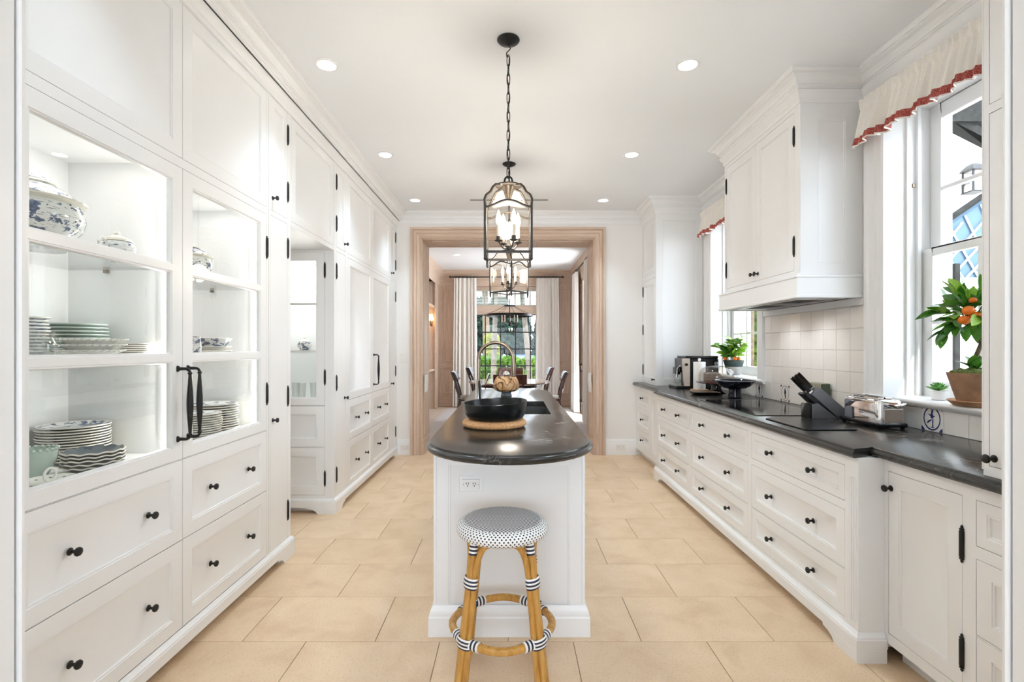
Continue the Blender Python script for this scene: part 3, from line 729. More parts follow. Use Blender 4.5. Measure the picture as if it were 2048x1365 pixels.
base_rail(pil, [(XL, 3.0315), (XL, 3.3305), (XL-.3, 3.3305)], feet=[(FL, 3.351, -1, 0)], toes=[(FL, 3.032, 3.30)])

over = thing('bridge_cabinet', 'white upper cabinet bridging the open passage', 'cabinet', (-1.75, 3.74, 2.18))
part('carcass', MB().box(-2.02, XL-.018, 3.332, 4.146, 2.185, 2.93), 'white_paint', over)
part('face_frame', frame_grid(MB(), FL, 3.332, 4.146, 2.185, 2.93, [(3.345, 4.135, 2.222, 2.919)], -.018, 0), 'white_paint', over)
part('door', front(FL, 3.345, 4.135, 2.222, 2.919, .06), 'white_paint', over)
st('wall_passage', MB().box(-2.35, -2.02, 3.2, 3.331, 0, H).box(-2.70, -2.02, 3.33, 4.62, 2.19, H).box(-2.74, -2.62, 3.2, 4.7, 0, 2.2), 'wall_paint')

FD = face_F(4.15)
disp = thing('display_cabinet', 'white display cabinet with one glass door set inside the passage', 'cabinet', (-1.9, 4.35, 0))
mb = MB(); mb.box(-2.60, -1.55, 4.168, 4.6, .05, .92); mb.box(-2.60, -1.55, 4.168, 4.6, 2.14, 2.185); mb.box(-2.60, -1.55, 4.57, 4.6, .92, 2.14)
mb.box(-1.60, -1.55, 4.168, 4.57, .92, 2.14); mb.box(-2.60, -2.14, 4.168, 4.57, .92, 2.14)
part('carcass', mb, 'white_paint', disp)
A0, A1 = -2.12, -1.546
part('face_frame', frame_grid(MB(), FD, -2.60, -1.4705, .05, 2.2, [(A0, A1, .152, .546), (A0, A1, .55, .893), (A0, A1, .896, 2.17)], -.018, 0), 'white_paint', disp)
gl = [(A0+.068, A1-.068, .953, 2.108)]
mb = frame_grid(MB(), FD, A0+.002, A1-.002, .898, 2.168, gl, -.02, 0)
for o in gl: mb.loft([[FD(o[0]+i, o[2]+i, n), FD(o[1]-i, o[2]+i, n), FD(o[1]-i, o[3]-i, n), FD(o[0]+i, o[3]-i, n)] for i, n in ((0, 0), (.001, -.004), (.007, -.003), (.010, -.012), (.010, -.02))], False, False)
gd = part('glass_door', mb, 'white_paint', disp)
part('pane', MB().fbox(FD, A0+.07, A1-.07, .955, 2.106, -.016, -.013), 'cabinet_glass', gd)
for z in (1.13, 2.02): hinge(FD, A1, z, gd)
d = part('lower_door', front(FD, A0, A1, .152, .546, .066), 'white_paint', disp); hinge(FD, A1, .29, d)
part('lower_panel', front(FD, A0, A1, .55, .893, .066), 'white_paint', disp)
for z in (1.735, 1.335):
    s_ = part('shelf', MB().box(-2.139, -1.601, 4.205, 4.569, z+.004, z+.0175), 'shelf_glass', disp)
    part('shelf_edge', MB().box(-2.139, -1.601, 4.19, 4.205, z, z+.0175), 'white_paint', s_)
lamp('AREA', 'cabinet_fill', (-1.86-LOC[disp].x, 4.37-LOC[disp].y, 2.13), 2.6, (1, .97, .94), parent=disp, shape='RECTANGLE', size=.4, size_y=.2)  # added fill lamp without a fixture, lightens the display interior
base_rail(disp, [(-2.6, 4.15), (-1.571, 4.15)], toes=[(FD, -2.6, -1.56)])

fr = thing('refrigerator_cabinet', 'white panelled refrigerator wall with black pull handle and four drawers', 'cabinet', (-1.75, 5.3, 0))
mb = MB().box(-2.3, XL-.018, 4.62, YB-.002, .05, 2.93).box(-1.545, XL-.018, 4.17, 4.62, .05, 2.93); mb.box(-2.3, -1.545, 4.17, 4.62, 2.19, 2.93)
part('carcass', mb, 'white_paint', fr)
N0, N1, B0, B1, B2, M0, M1 = 4.20, 4.44, 4.50, 5.275, 6.05, 6.10, 6.345
ops = [(N0, N1, .13, 2.19), (N0, N1, 2.225, 2.919), (M0, M1, .13, 2.19), (M0, M1, 2.225, 2.919)]
for a, b in ((B0, B1), (B1, B2)): ops += [(a, b, .104, .537), (a, b, .537, .903), (a, b, .903, 2.19), (a, b, 2.225, 2.919)]
part('face_frame', frame_grid(MB(), FL, 4.1505, YB-.002, .05, 2.93, ops, -.018, 0), 'white_paint', fr)
for u0, u1, ku in ((N0, N1, N1-.03), (M0, M1, M0+.03)):
    hu = u0 if u0 == N0 else u1
    d = part('upper_door', front(FL, u0, u1, 2.225, 2.919, .05), 'white_paint', fr); knob(FL, 'L', ku, 2.29, d)
    for z in (2.42, 2.77): hinge(FL, hu, z, d)
    d = part('lower_door', front(FL, u0, u1, .13, 2.19, openings=[(u0+.052, u1-.052, .21, .80), (u0+.052, u1-.052, .98, 2.115)]), 'white_paint', fr); knob(FL, 'L', ku, .935, d)
    for z in (.31, 1.08, 2.02): hinge(FL, hu, z, d)
for a, b in ((B0, B1), (B1, B2)):
    part('upper_door', front(FL, a, b, 2.225, 2.919, .062), 'white_paint', fr)
    d = part('refrigerator_door', front(FL, a, b, .903, 2.19, .062), 'white_paint', fr)
    if a == B1: pull(FL, B1+.06, .985, 1.30, d)
    for v0, v1 in ((.104, .537), (.537, .903)):
        d = part('drawer', front(FL, a, b, v0, v1, .06), 'white_paint', fr)
        for t in (.3, .7): knob(FL, 'L', a+(b-a)*t, (v0+v1)/2, d)
base_rail(fr, [(-1.570, 4.15), (XL, 4.15), (XL, YB-.03)], feet=[(FD, -1.4500, -1, 0), (FL, 4.1301, 1, 0), (FL, YB-.03, -1, 0)], toes=[(FL, 4.2, YB-.03)])

# ------------------------------------------------------------------ right run of base cabinets
XC, XN, XFAR = 1.525, 1.64, 1.60
FC = face_R(XC)
ctr = thing('base_cabinet', 'long white base cabinet of nine drawers stepping forward under the cooktop', 'cabinet', (1.85, 3.75, 0))
part('carcass', MB().box(XC+.018, 2.19, 2.22, 5.265, .05, .893), 'white_paint', ctr)
cu = [(2.285, 3.172), (3.222, 4.256), (4.302, 5.225)]; rv = [(.144, .364), (.368, .638), (.677, .842)]
part('face_frame', frame_grid(MB(), FC, 2.2, 5.268, .05, .893, [(a, b, c, d) for a, b in cu for c, d in rv], -.018, 0), 'white_paint', ctr)
part('end_panel', MB().box(XC+.0005, XN+.017, 2.1985, 2.219, .05, .893), 'white_paint', ctr)
for a, b in cu:
    for c, d in rv:
        dr = part('drawer', front(FC, a, b, c, d, .055 if d-c > .2 else .038), 'white_paint', ctr)
        for t in (.27, .73): knob(FC, 'R', a+(b-a)*t, (c+d)/2, dr)
for k in range(3): part('reed', MB().lathe([(.0045, .16), (.0045, .80)], (XC-.001, 2.216+.014*k, 0), 8), 'white_paint', ctr)
base_rail(ctr, [(XC, 5.285), (XC, 2.199), (XN-.002, 2.199)], feet=[(FC, 2.1791, 1, 0), (FC, 5.285, -1, 0)], toes=[(FC, 2.3, 5.25)])
part('plinth_block', MB().box(XC-.0200, XN-.002, 2.1785, 2.215, 0, .0521), 'white_paint', ctr)

FN = face_R(XN)
nb = thing('base_cabinet', 'white base cabinet with one panelled door at the near end of counter', 'cabinet', (1.9, 1.7, 0))
part('carcass', MB().box(XN+.018, 2.19, 1.22, 2.198, .09, .893), 'white_paint', nb)
nd = [(1.26, 1.765, c, d) for c, d in ((.136, .36), (.364, .634), (.678, .842))]
part('face_frame', frame_grid(MB(), FN, 1.22, 2.198, .09, .893, nd+[(1.817, 2.175, .136, .842)], -.018, 0), 'white_paint', nb)
d = part('door', front(FN, 1.817, 2.175, .136, .842, .055), 'white_paint', nb)
knob(FN, 'R', 2.160, .77, d)
for z in (.27, .665): hinge(FN, 1.817, z, d)
for o in nd:
    d = part('drawer', front(FN, *o, .055 if o[3]-o[2] > .2 else .038), 'white_paint', nb)
    for t in (.4,): knob(FN, 'R', o[0]+(o[1]-o[0])*t, (o[2]+o[3])/2, d)
part('toe_board', MB().box(XN+.08, XN+.10, 1.22, 2.198, 0, .1), 'white_paint', nb)

FF = face_R(XFAR)
fb = thing('base_cabinet', 'white base cabinet of three small drawers against the back wall', 'cabinet', (1.9, 5.85, 0))
part('carcass', MB().box(XFAR+.018, 2.19, 5.27, YB-.002, .09, .893), 'white_paint', fb)
fd = [(5.80, 6.36, c, d) for c, d in ((.136, .36), (.364, .634), (.678, .842))]
part('face_frame', frame_grid(MB(), FF, 5.27, YB-.002, .09, .893, fd+[(5.36, 5.72, .136, .842)], -.018, 0), 'white_paint', fb)
for o in fd:
    d = part('drawer', front(FF, *o, .055 if o[3]-o[2] > .2 else .038), 'white_paint', fb); knob(FF, 'R', (o[0]+o[1])/2, (o[2]+o[3])/2, d)
part('panel', front(FF, 5.36, 5.72, .136, .842, .05), 'white_paint', fb)
part('toe_board', MB().box(XFAR+.07, XFAR+.09, 5.27, YB-.002, 0, .1), 'white_paint', fb)

# counter slab: shared edge profile (z, outward)
EDGE = [(.893, -.012), (.896, -.003), (.904, .003), (.914, .004), (.921, -.001), (.925, -.009), (.928, -.0095), (.9335, -.012), (ZC, -.016)]
def slab_loops(pts_fn): return [[(x, y, z) for x, y in pts_fn(o)] for z, o in EDGE]
def right_pts(o):
    bk = XR-.0045
    return [(bk, 1.22), (1.605-o, 1.22), (1.605-o, 2.235-o*.5), (1.49-o, 2.18-o*.8), (1.49-o, 5.215+o*.8), (1.56-o, 5.30+o*.5), (1.56-o, YB-.003), (bk, YB-.003)]
solo('countertop', MB().loft(slab_loops(right_pts)), 'soapstone', 'long black soapstone counter with moulded edge along the window wall', 'countertop', (1.85, 3.7, .893), sharp=30)
# cooktop
ck = thing('cooktop', 'flat black glass induction cooktop set in the counter beneath the hood', 'cooktop', (1.84, 3.72, ZC))
part('glass_plate', MB().box(1.585, 2.10, 3.235, 4.20, ZC-.002, ZC+.005), 'black_gloss', ck, bev=.002)
for y, x, r in ((3.48, 1.72, .10), (3.48, 1.97, .08), (3.95, 1.72, .08), (3.95, 1.97, .10), (3.715, 1.84, .13)):
    n = 36
    part('zone_ring', MB().loft([[(x+q*math.cos(2*PI*i/n), y+q*math.sin(2*PI*i/n), ZC+.0054) for i in range(n)] for q in (r, r+.002)], False, False), 'grey_glaze', ck)

# ------------------------------------------------------------------ hood, tall cabinets standing on the counter
hood = thing('range_hood', 'white panelled range hood cupboard with two doors above the cooktop', 'range hood', (2.0, 3.72, 1.69))
FH = face_R(1.825)
part('carcass', MB().box(1.843, XR-.003, 3.178, 4.275, 1.80, 2.93), 'white_paint', hood)
HD = [(3.224, 3.73), (3.73, 4.236)]
part('face_frame', frame_grid(MB(), FH, 3.162, 4.275, 1.80, 2.93, [(a, b, 1.873, 2.895) for a, b in HD], -.018, 0), 'white_paint', hood)
for a, b in HD:
    d = part('door', front(FH, a, b, 1.873, 2.895, .062), 'white_paint', hood)
    knob(FH, 'R', 3.73+(.03 if b > 4 else -.03), 1.925, d)
    for z in (2.03, 2.74): hinge(FH, a if a < 3.5 else b, z, d)
FS = face_F(3.16)
part('side_panel', MB().rings(FS, 1.8255, XR-.003, 1.80, 2.93, [(0, -.018), (0, 0), (.11, 0), (.112, -.003), (.118, -.002), (.120, -.006), (.123, -.007)]), 'white_paint', hood)
part('corner_bead', MB().lathe([(.005, 1.86), (.005, 2.88)], (1.829, 3.1635, 0), 8), 'white_paint', hood)
band = [(XR-.003, 4.305), (1.79, 4.305), (1.79, 3.13), (XR-.003, 3.13)]
BP = [(0, 1.69), (.006, 1.692), (.006, 1.705), (0, 1.71), (0, 1.812), (-.002, 1.816), (.006, 1.822), (.004, 1.832), (-.012, 1.842), (-.034, 1.845), (-.034, 1.69)]
part('hood_band', MB().sweep(band, BP), 'white_paint', hood, sharp=28)
part('hood_floor', frame_grid(MB(), lambda u, v, n: (v, u, n), 3.15, 4.285, 1.81, XR-.003, [(3.30, 4.14, 1.88, 2.14)], 1.70, 1.72), 'white_paint', hood)
ins = part('hood_insert', frame_grid(MB(), lambda u, v, n: (v, u, n), 3.295, 4.145, 1.875, 2.145, [(3.33, 3.70, 1.90, 2.12), (3.74, 4.11, 1.90, 2.12)], 1.694, 1.74), 'steel', hood)
for a, b in ((3.33, 3.70), (3.74, 4.11)):
    mb = MB()
    for k in range(14): mb.box(1.905+k*.0155, 1.914+k*.0155, a, b, 1.706, 1.716)
    part('baffle_filter', mb, 'bronze', ins, 'dark ribbed metal baffle filter')
for y in (3.52, 3.92): lamp('SPOT', 'hood_fill', (0, y-3.72, -.005), 1.6, (.95, .97, 1), parent=hood, shadow_soft_size=.03, spot_size=2.3, spot_blend=.8)  # unseen spots added to lift the dim tiles below the hood
part('hood_lining', MB().box(1.86, 2.16, 3.28, 4.16, 1.745, 1.79), 'gap_dark', hood)

FT = face_R(1.645)
tw = thing('tall_cabinet', 'white tall cupboard standing on the near end of the soapstone counter', 'cabinet', (1.9, 1.48, ZC))
part('carcass', MB().box(1.663, XR-.0045, 1.22, 1.742, ZC+.0005, 2.93), 'white_paint', tw)
to = [(1.25, 1.722, ZC+.035, 2.185), (1.25, 1.722, 2.215, 2.90)]
part('face_frame', frame_grid(MB(), FT, 1.22, 1.742, ZC+.0005, 2.93, to, -.018, 0), 'white_paint', tw)
d = part('lower_door', front(FT, *to[0], .062), 'white_paint', tw); knob(FT, 'R', 1.703, 1.0, d)
part('upper_door', front(FT, *to[1], .062), 'white_paint', tw)
part('corner_bead', MB().lathe([(.005, ZC+.02), (.005, 2.9)], (1.648, 1.744, 0), 8), 'white_paint', tw)

FA = face_R(1.68)
fc = thing('tall_cabinet', 'white tall cupboard standing on counter in the far corner', 'cabinet', (1.95, 6.1, ZC))
part('carcass', MB().box(1.698, XR-.0045, 5.818, YB-.002, ZC+.0005, 2.93), 'white_paint', fc)
fo = [(5.835, 6.36, ZC+.02, 2.20), (5.835, 6.36, 2.262, 2.90)]
part('face_frame', frame_grid(MB(), FA, 5.8025, YB-.002, ZC+.0005, 2.93, fo, -.018, 0), 'white_paint', fc)
d = part('lower_door', front(FA, *fo[0], .06), 'white_paint', fc); knob(FA, 'R', 5.87, 1.0, d)
for z in (1.10, 1.60, 2.08): hinge(FA, 6.36, z, d)
part('upper_door', front(FA, *fo[1], .06), 'white_paint', fc)
part('side_panel', MB().rings(face_F(5.80), 1.6805, XR-.0045, ZC+.0005, 2.93, [(0, -.018), (0, 0), (.075, 0), (.077, -.003), (.083, -.002), (.085, -.006), (.088, -.007)]), 'white_paint', fc)

# ------------------------------------------------------------------ island
isl = thing('kitchen_island', 'long white panelled kitchen island cabinet in the middle of the stone floor', 'island', (0, 3.7, 0))
IX0, IX1, IY0, IY1 = -.373, .354, 2.40, 5.10
part('carcass', MB().box(IX0+.01, IX1-.01, IY0+.01, IY1-.01, .02, .70).box(IX0+.01, IX1-.01, IY0+.01, 3.2, .70, .893).box(IX0+.01, IX1-.01, 4.25, IY1-.01, .70, .893).box(IX0+.01, IX0+.06, 3.2, 4.25, .70, .893).box(IX1-.06, IX1-.01, 3.2, 4.25, .70, .893), 'white_paint', isl)
for F, a, b in ((face_F(IY0), IX0, IX1), (face_B(IY1), IX0, IX1)):
    part('end_panel', MB().rings(F, a, b, .02, .893, [(0, -.018), (0, 0), (.072, 0), (.0735, -.003), (.080, -.002), (.082, -.006), (.085, -.007)]) , 'white_paint', isl)
    for q in (a+.012, b-.012): part('corner_bead', MB().lathe([(.004, .15), (.004, .885)], F(q, 0, .0), 8), 'white_paint', isl)
for F, s in ((face_R(IX0), 'R'), (face_L(IX1), 'L')):
    part('side_frame', frame_grid(MB(), F, IY0+.0185, IY1-.0185, .02, .893, [(2.5+k*.64, 3.11+k*.64, .16, .85) for k in range(4)], -.018, 0), 'white_paint', isl)
    for k in range(4):
        d = part('door', front(F, 2.5+k*.64, 3.11+k*.64, .16, .85, .06), 'white_paint', isl); knob(F, s, 3.05+k*.64 if k % 2 == 0 else 2.56+k*.64, .77, d)
IB = [(0, 0), (.022, 0), (.022, .088), (.018, .096), (.018, .108), (.010, .128), (.004, .142), (0, .144)]
part('base_moulding', MB().sweep([(IX0, IY0), (IX0, IY1), (IX1, IY1), (IX1, IY0)][::-1], IB, closed=True), 'white_paint', isl, sharp=25)
def outlet(F, u, v, parent, w=.115, h=.07, horiz=True):
    o = part('outlet', MB().fbox(F, u-w/2, u+w/2, v-h/2, v+h/2, -.002, .006), 'plastic_white', parent, bev=.002)
    part('receptacle', MB().fbox(F, u-w*.32, u+w*.32, v-h*.25, v+h*.25, .006, .008), 'plastic_white', o, bev=.001)
    mb = MB()
    for du in (-.19, .19):
        for a, b in ((-.06, .10), (.06, .10), (0, -.12)):
            x = u+w*(du+a); z = v+h*b
            mb.fbox(F, x-.0018, x+.0018, z-.004, z+.004, .0075, .0086)
    for du in (-.42, .42): mb.fbox(F, u+w*du-.0015, u+w*du+.0015, v-.0015, v+.0015, .006, .0066)
    part('slot', mb, 'slot_dark', o)
    return o
Fi = face_F(IY0+.007); o = part('outlet_box', MB().rings(Fi, -.256, -.132, .682, .76, [(0, -.001), (0, .004), (.005, .004), (.007, .001)]), 'white_paint', isl)
outlet(face_F(IY0+.006), -.194, .721, isl, .085, .05)
def isl_pts(o):
    cx, r, c0, c1 = -.008, .398+o, 2.445, 5.06
    return [(cx+r*math.cos(PI+PI*i/24), c0+r*math.sin(PI+PI*i/24)) for i in range(25)]+[(cx+r*math.cos(PI*i/24), c1+r*math.sin(PI*i/24)) for i in range(25)]
loops = slab_loops(isl_pts)
SX0, SX1, SY0, SY1 = -.17, .265, 3.32, 4.12
mb = MB().loft(loops, True, False)
itop = mesh_of('countertop', mb, 'soapstone', (0, 3.7, .893))
bm = bmesh.new(); bm.from_mesh(itop)
# replace bottom and top by rings around the sink cut-out
zt = ZC-.893; zb = 0.0
for f in [f for f in bm.faces if len(f.verts) > 10]: bm.faces.remove(f)
def loop_at(z):
    return [e for e in bm.edges if all(abs(v.co.z-z) < 1e-5 for v in e.verts)]
hole = {}
for z in (zt, zb):
    es = loop_at(z)
    vs = [bm.verts.new((x, y-3.7, z)) for x, y in ((SX0, SY0), (SX1, SY0), (SX1, SY1), (SX0, SY1))]
    he = [bm.edges.new((vs[i], vs[(i+1) % 4])) for i in range(4)]
    bmesh.ops.triangle_fill(bm, use_beauty=True, use_dissolve=False, edges=es+he)
    hole[z] = vs
for i in range(4):
    j = (i+1) % 4; bm.faces.new((hole[zt][i], hole[zt][j], hole[zb][j], hole[zb][i]))
bmesh.ops.recalc_face_normals(bm, faces=bm.faces)
for f in bm.faces: f.smooth = True
for e in bm.edges:
    e.smooth = not (len(e.link_faces) != 2 or e.calc_face_angle(0) > .5)
bm.to_mesh(itop); bm.free()
it = bpy.data.objects.new('countertop', itop); COL.objects.link(it); it.location = (0, 3.7, .893); LOC[it] = Vector((0, 3.7, .893))
tag(it, 'round-ended dark soapstone island top with white veins and a sink cut-out', 'countertop')
# undermount sink
sk = thing('sink', 'undermount steel sink with grey rim in the island top', 'sink', ((SX0+SX1)/2, (SY0+SY1)/2, .72))
a = [(.006, .8925), (.0, .8925), (0, .75), (.02, .73)]
L = []
for ins_, z in ((-.03, .8925), (-.004, .8925), (-.002, .76), (.02, .735)):
    L.append([(SX0+ins_, SY0+ins_, z), (SX1-ins_, SY0+ins_, z), (SX1-ins_, SY1-ins_, z), (SX0+ins_, SY1-ins_, z)])
part('basin', MB().loft(L, False, True), 'sink_steel', sk)
part('drain', MB().lathe([(.045, .7355), (.045, .7385), (.03, .7375), (.0001, .737)], ((SX0+SX1)/2, (SY0+SY1)/2, 0), 20), 'chrome', sk)
# faucet
fx, fy = -.27, 4.12
fa = thing('faucet', 'tall gooseneck bronze and chrome faucet beside the island sink', 'faucet', (fx, fy, ZC))
part('base', MB().lathe([(.034, ZC), (.034, ZC+.006), (.028, ZC+.012), (.026, ZC+.16), (.029, ZC+.165), (.029, ZC+.175), (.016, ZC+.18)], (fx, fy, 0), 20), 'chrome', fa)
path = [(fx, fy, ZC+.17), (fx, fy, ZC+.34)]; r = .142
for k in range(0, 15):
    a = PI-PI*k/14*.98; path.append((fx+r+r*math.cos(a), fy-.02*k/14, ZC+.345+r*math.sin(a)*.98))
path += [(fx+2*r+.004, fy-.02, ZC+.30)]
part('spout', MB().tube(path, .0155, 14), 'brushed_bronze', fa)
part('spray_head', MB().tube([(fx+2*r+.004, fy-.02, ZC+.31), (fx+2*r+.006, fy-.02, ZC+.25), (fx+2*r+.007, fy-.02, ZC+.20)], [.019, .020, .016], 14), 'brushed_bronze', fa)
part('lever', MB().tube([(fx, fy, ZC+.13), (fx+.05, fy-.01, ZC+.14), (fx+.075, fy-.012, ZC+.19), (fx+.088, fy-.012, ZC+.23)], [.011, .010, .011, .012], 10), 'chrome', fa)
# ================================================================== lights
def downlight(x, y, z, label, group, watts):
    t = thing('downlight', label, 'ceiling light', (x, y, z), group)
    part('trim_ring', MB().lathe([(.075, 0), (.075, -.004), (.070, -.007), (.056, -.006), (.052, .0), ], (x, y, z), 28, caps=False), 'trim_paint', t)
    part('lens', MB().lathe([(.054, -.0045), (.0001, -.0045)], (x, y, z), 28, caps=False), 'downlight_glow', t)
    lamp('SPOT', 'downlight_lamp', (0, 0, -.02), watts, (.70, .87, 1.0), parent=t, shadow_soft_size=.06, spot_size=1.6, spot_blend=1.0)
DLY = {1.62: 'overhead', 3.06: 'nearest the lens', 4.485: 'in the middle', 5.88: 'next to the oak opening'}
for y, w in ((3.06, 'front'), (4.485, 'middle'), (5.88, 'back')):
    downlight(-1.13, y, H, 'round white ceiling downlight above the left cabinets, %s one of its row' % w, 'ceiling downlights over the kitchen', DOWN_W)
    downlight(1.08, y, H, 'round white ceiling downlight on the window side, %s one of its row' % w, 'ceiling downlights over the kitchen', DOWN_W)
for x in (-1.13, 1.08): lamp('SPOT', 'ceiling_lamp', (x, 1.64, H-.02), DOWN_W*.4, (.70, .87, 1.0), shadow_soft_size=.06, spot_size=1.6, spot_blend=1.0)
for x, w in ((-1.05, 'left'), (.82, 'right')):
    downlight(x, 9.6, 3.16, 'small downlight in the dining room ceiling on its %s side' % w, 'ceiling downlights in the dining room', 6)

def lantern(cx, cy, zb, rot, label, links):
    """square glass lantern: four posts, arched rails, ogee straps, glass, smoke cone, candle cluster, chain and canopy"""
    t = thing('lantern', label, 'pendant light', (cx, cy, zb)); t.rotation_euler = (0, 0, 0)
    Mx = Matrix.Translation((cx, cy, zb)) @ Matrix.Rotation(rot, 4, 'Z')
    def mb(): m = MB(); m.M = Mx; return m
    hw = .125; zt = .262; top = .400
    def bar(path, w=.0065): return mb().tube(path, w, 4)
    for sx in (-1, 1):
        for sy in (-1, 1):
            part('post', mb().box(sx*hw-.0065, sx*hw+.0065, sy*hw-.0065, sy*hw+.0065, -.022, zt), 'bronze', t)
            part('strap', mb().tube([(sx*hw, sy*hw, zt-.01), (sx*hw*1.02, sy*hw*1.02, zt+.028), (sx*hw*.95, sy*hw*.95, zt+.052), (sx*hw*.78, sy*hw*.78, zt+.075), (sx*hw*.68, sy*hw*.68, zt+.105), (sx*hw*.55, sy*hw*.55, zt+.125), (sx*.03, sy*.03, top-.004)], .0065, 6), 'bronze', t)
            part('foot', mb().tube([(sx*hw, sy*hw, -.02), (sx*hw*1.0, sy*hw*1.0, -.032), (sx*hw*.97, sy*hw*.97, -.04)], [.0065, .008, .005], 6), 'bronze', t)
    for k in range(4):
        Rk = Mx @ Matrix.Rotation(k*PI/2, 4, 'Z')
        m = MB(); m.M = Rk
        part('bottom_rail', m.box(-hw, hw, -hw-.0055, -hw+.0055, 0, .012), 'bronze', t)
        m = MB(); m.M = Rk
        pts = [(x, -hw, zt-.014+.036*(math.cos(x/hw*PI)*.5+.5)) for x in [hw*(i/8-1) for i in range(17)]]
        part('arched_rail', m.tube(pts, .0065, 6), 'bronze', t)
        m = MB(); m.M = Rk
        n = 16; xs = [-hw+.005+(2*hw-.01)*i/n for i in range(n+1)]
        zs = [zt-.014+.036*(math.cos(x/hw*PI)*.5+.5) for x in xs]
        vs = [(x, -hw+.003, .01) for x in xs]+[(x, -hw+.003, z) for x, z in zip(xs, zs)]
        part('glass_panel', m.add(vs, [(i, i+1, n+2+i, n+1+i) for i in range(n)]), 'lantern_glass', t)
        m = MB(); m.M = Rk     # shoulder glass between the straps
        prof = [(1.0, zt-.005), (1.0, zt+.028), (.93, zt+.052), (.76, zt+.075), (.66, zt+.105), (.53, zt+.125), (.26, top-.006)]
        L = [[(hw*(2*i/6-1)*p, -hw*p+.002, z+.034*(math.cos((2*i/6-1)*PI)*.5+.5)*(1-j/6)) for i in range(7)] for j, (p, z) in enumerate(prof)]
        part('shoulder_glass', m.loft(L, False, False, closed=False), 'lantern_glass', t)
    part('crown_plate', mb().lathe([(.072, top-.006), (.075, top), (.05, top+.004), (.03, top+.006), (.03, top-.006)], seg=20), 'bronze', t)
    part('smoke_cone', mb().lathe([(.036, top-.008), (.030, top-.03), (.015, top-.075), (.013, top-.075), (.028, top-.03), (.034, top-.008)], seg=18), 'brushed_bronze', t)
    part('top_ring', mb().tube([(.022*math.cos(a), 0, top+.026+.026*math.sin(a)) for a in [2*PI*i/16 for i in range(16)]], .0055, 6, closed=True), 'black_iron', t)
    cl = part('candle_cluster', mb().lathe([(.004, .03), (.012, .045), (.018, .06), (.012, .075), (.010, .095), (.004, .10)], seg=14).tube([(0, 0, .02), (0, 0, .10)], .006, 8), 'bronze', t)
    for k in range(4):
        a = k*PI/2+.5; c, s_ = math.cos(a), math.sin(a)
        part('arm', mb().tube([(0, 0, .06)]+[(c*(.062*i/8), s_*(.062*i/8), .06-.022*math.sin(PI*i/8*.9)+.03*(i/8)**2) for i in range(1, 9)], .004, 6), 'bronze', cl)
        x, y = c*.062, s_*.062
        part('candle_cup', mb().lathe([(.006, .078), (.021, .084), (.022, .087), (.013, .088), (.0135, .108), (.011, .109)], (x, y, 0), 14), 'bronze', cl)
        part('candle_tube', mb().lathe([(.0105, .105), (.0105, .172), (.004, .174)], (x, y, 0), 12), 'candle_tube', cl)
        part('bulb', mb().lathe([(.006, .172), (.011, .184), (.0145, .200), (.012, .220), (.006, .242), (.001, .256)], (x, y, 0), 12), 'bulb_glow', cl)
    lamp('POINT', 'lantern_lamp', (0, 0, .19), 10, (1, .93, .84), parent=t, shadow_soft_size=.08)
    zc = H-zb
    part('canopy', mb().lathe([(.062, zc), (.064, zc-.004), (.058, zc-.012), (.04, zc-.022), (.015, zc-.03), (.006, zc-.034), (.0001, zc-.036)], seg=28), 'black_iron', t)
    part('hook', mb().tube([(.011*math.sin(q/14*2*PI), 0, zc-.032-.064*q/14) for q in range(15)]+[(-.004, 0, zc-.1), (-.009, 0, zc-.096), (-.010, 0, zc-.088)], .003, 6), 'black_iron', t)
    z0, z1 = top+.046, zc-.092; n = links; dz = (z1-z0)/n
    for k in range(n):
        zz = z0+dz*(k+.5); a = 0.35 if k % 2 == 0 else 0.35+PI/2; ln = dz/2+.006
        pts = []
        for i in range(14):
            q = 2*PI*i/14; u = .0085*math.cos(q); v = ln*(abs(math.sin(q))**.55)*(1 if math.sin(q) >= 0 else -1)
            pts.append((u*math.cos(a), u*math.sin(a), zz+v))
        part('chain_link', mb().tube(pts, .0026, 5, closed=True), 'black_iron', t)
    cord = [(.006*math.sin(k*1.3), .006*math.cos(k*1.1), z0+(z1-z0)*k/16) for k in range(17)]
    part('cord', mb().tube(cord, .0022, 5), 'black_iron', t)
    return t
lantern(-.016, 2.81, 1.888, 0.0, 'square bronze glass lantern with four lit candles, hung nearest over the island', 13)
lantern(-.02, 4.71, 1.888, PI/4+.12, 'second bronze glass lantern hung behind the nearer one, turned cornerwise', 11)

# ring chandelier of the dining room
cx, cy, cz = -.03, 9.2, 1.965
ch = thing('chandelier', 'dark iron ring chandelier with candle lamps over the dining table', 'chandelier', (cx, cy, cz))
n = 40
part('ring', MB().lathe([(.415, -.02), (.43, -.02), (.435, .02), (.42, .025), (.415, .02), (.415, -.02)], (cx, cy, cz), 40, caps=False), 'black_iron', ch)
part('top_disc', MB().lathe([(.0001, .165), (.10, .165), (.11, .175), (.10, .19), (.0001, .195)], (cx, cy, cz), 20), 'black_iron', ch)
for k in range(6):
    a = 2*PI*k/6+.2
    part('strut', MB().tube([(cx+.10*math.cos(a), cy+.10*math.sin(a), cz+.17), (cx+.25*math.cos(a), cy+.25*math.sin(a), cz+.09), (cx+.42*math.cos(a), cy+.42*math.sin(a), cz+.02)], .0035, 6), 'black_iron', ch)
part('stem', MB().tube([(cx, cy, cz-.16), (cx, cy, cz+.3)], .008, 8), 'black_iron', ch)
part('hub', MB().lathe([(.0001, -.19), (.02, -.17), (.012, -.15), (.03, -.14), (.012, -.12)], (cx, cy, cz), 12), 'black_iron', ch)
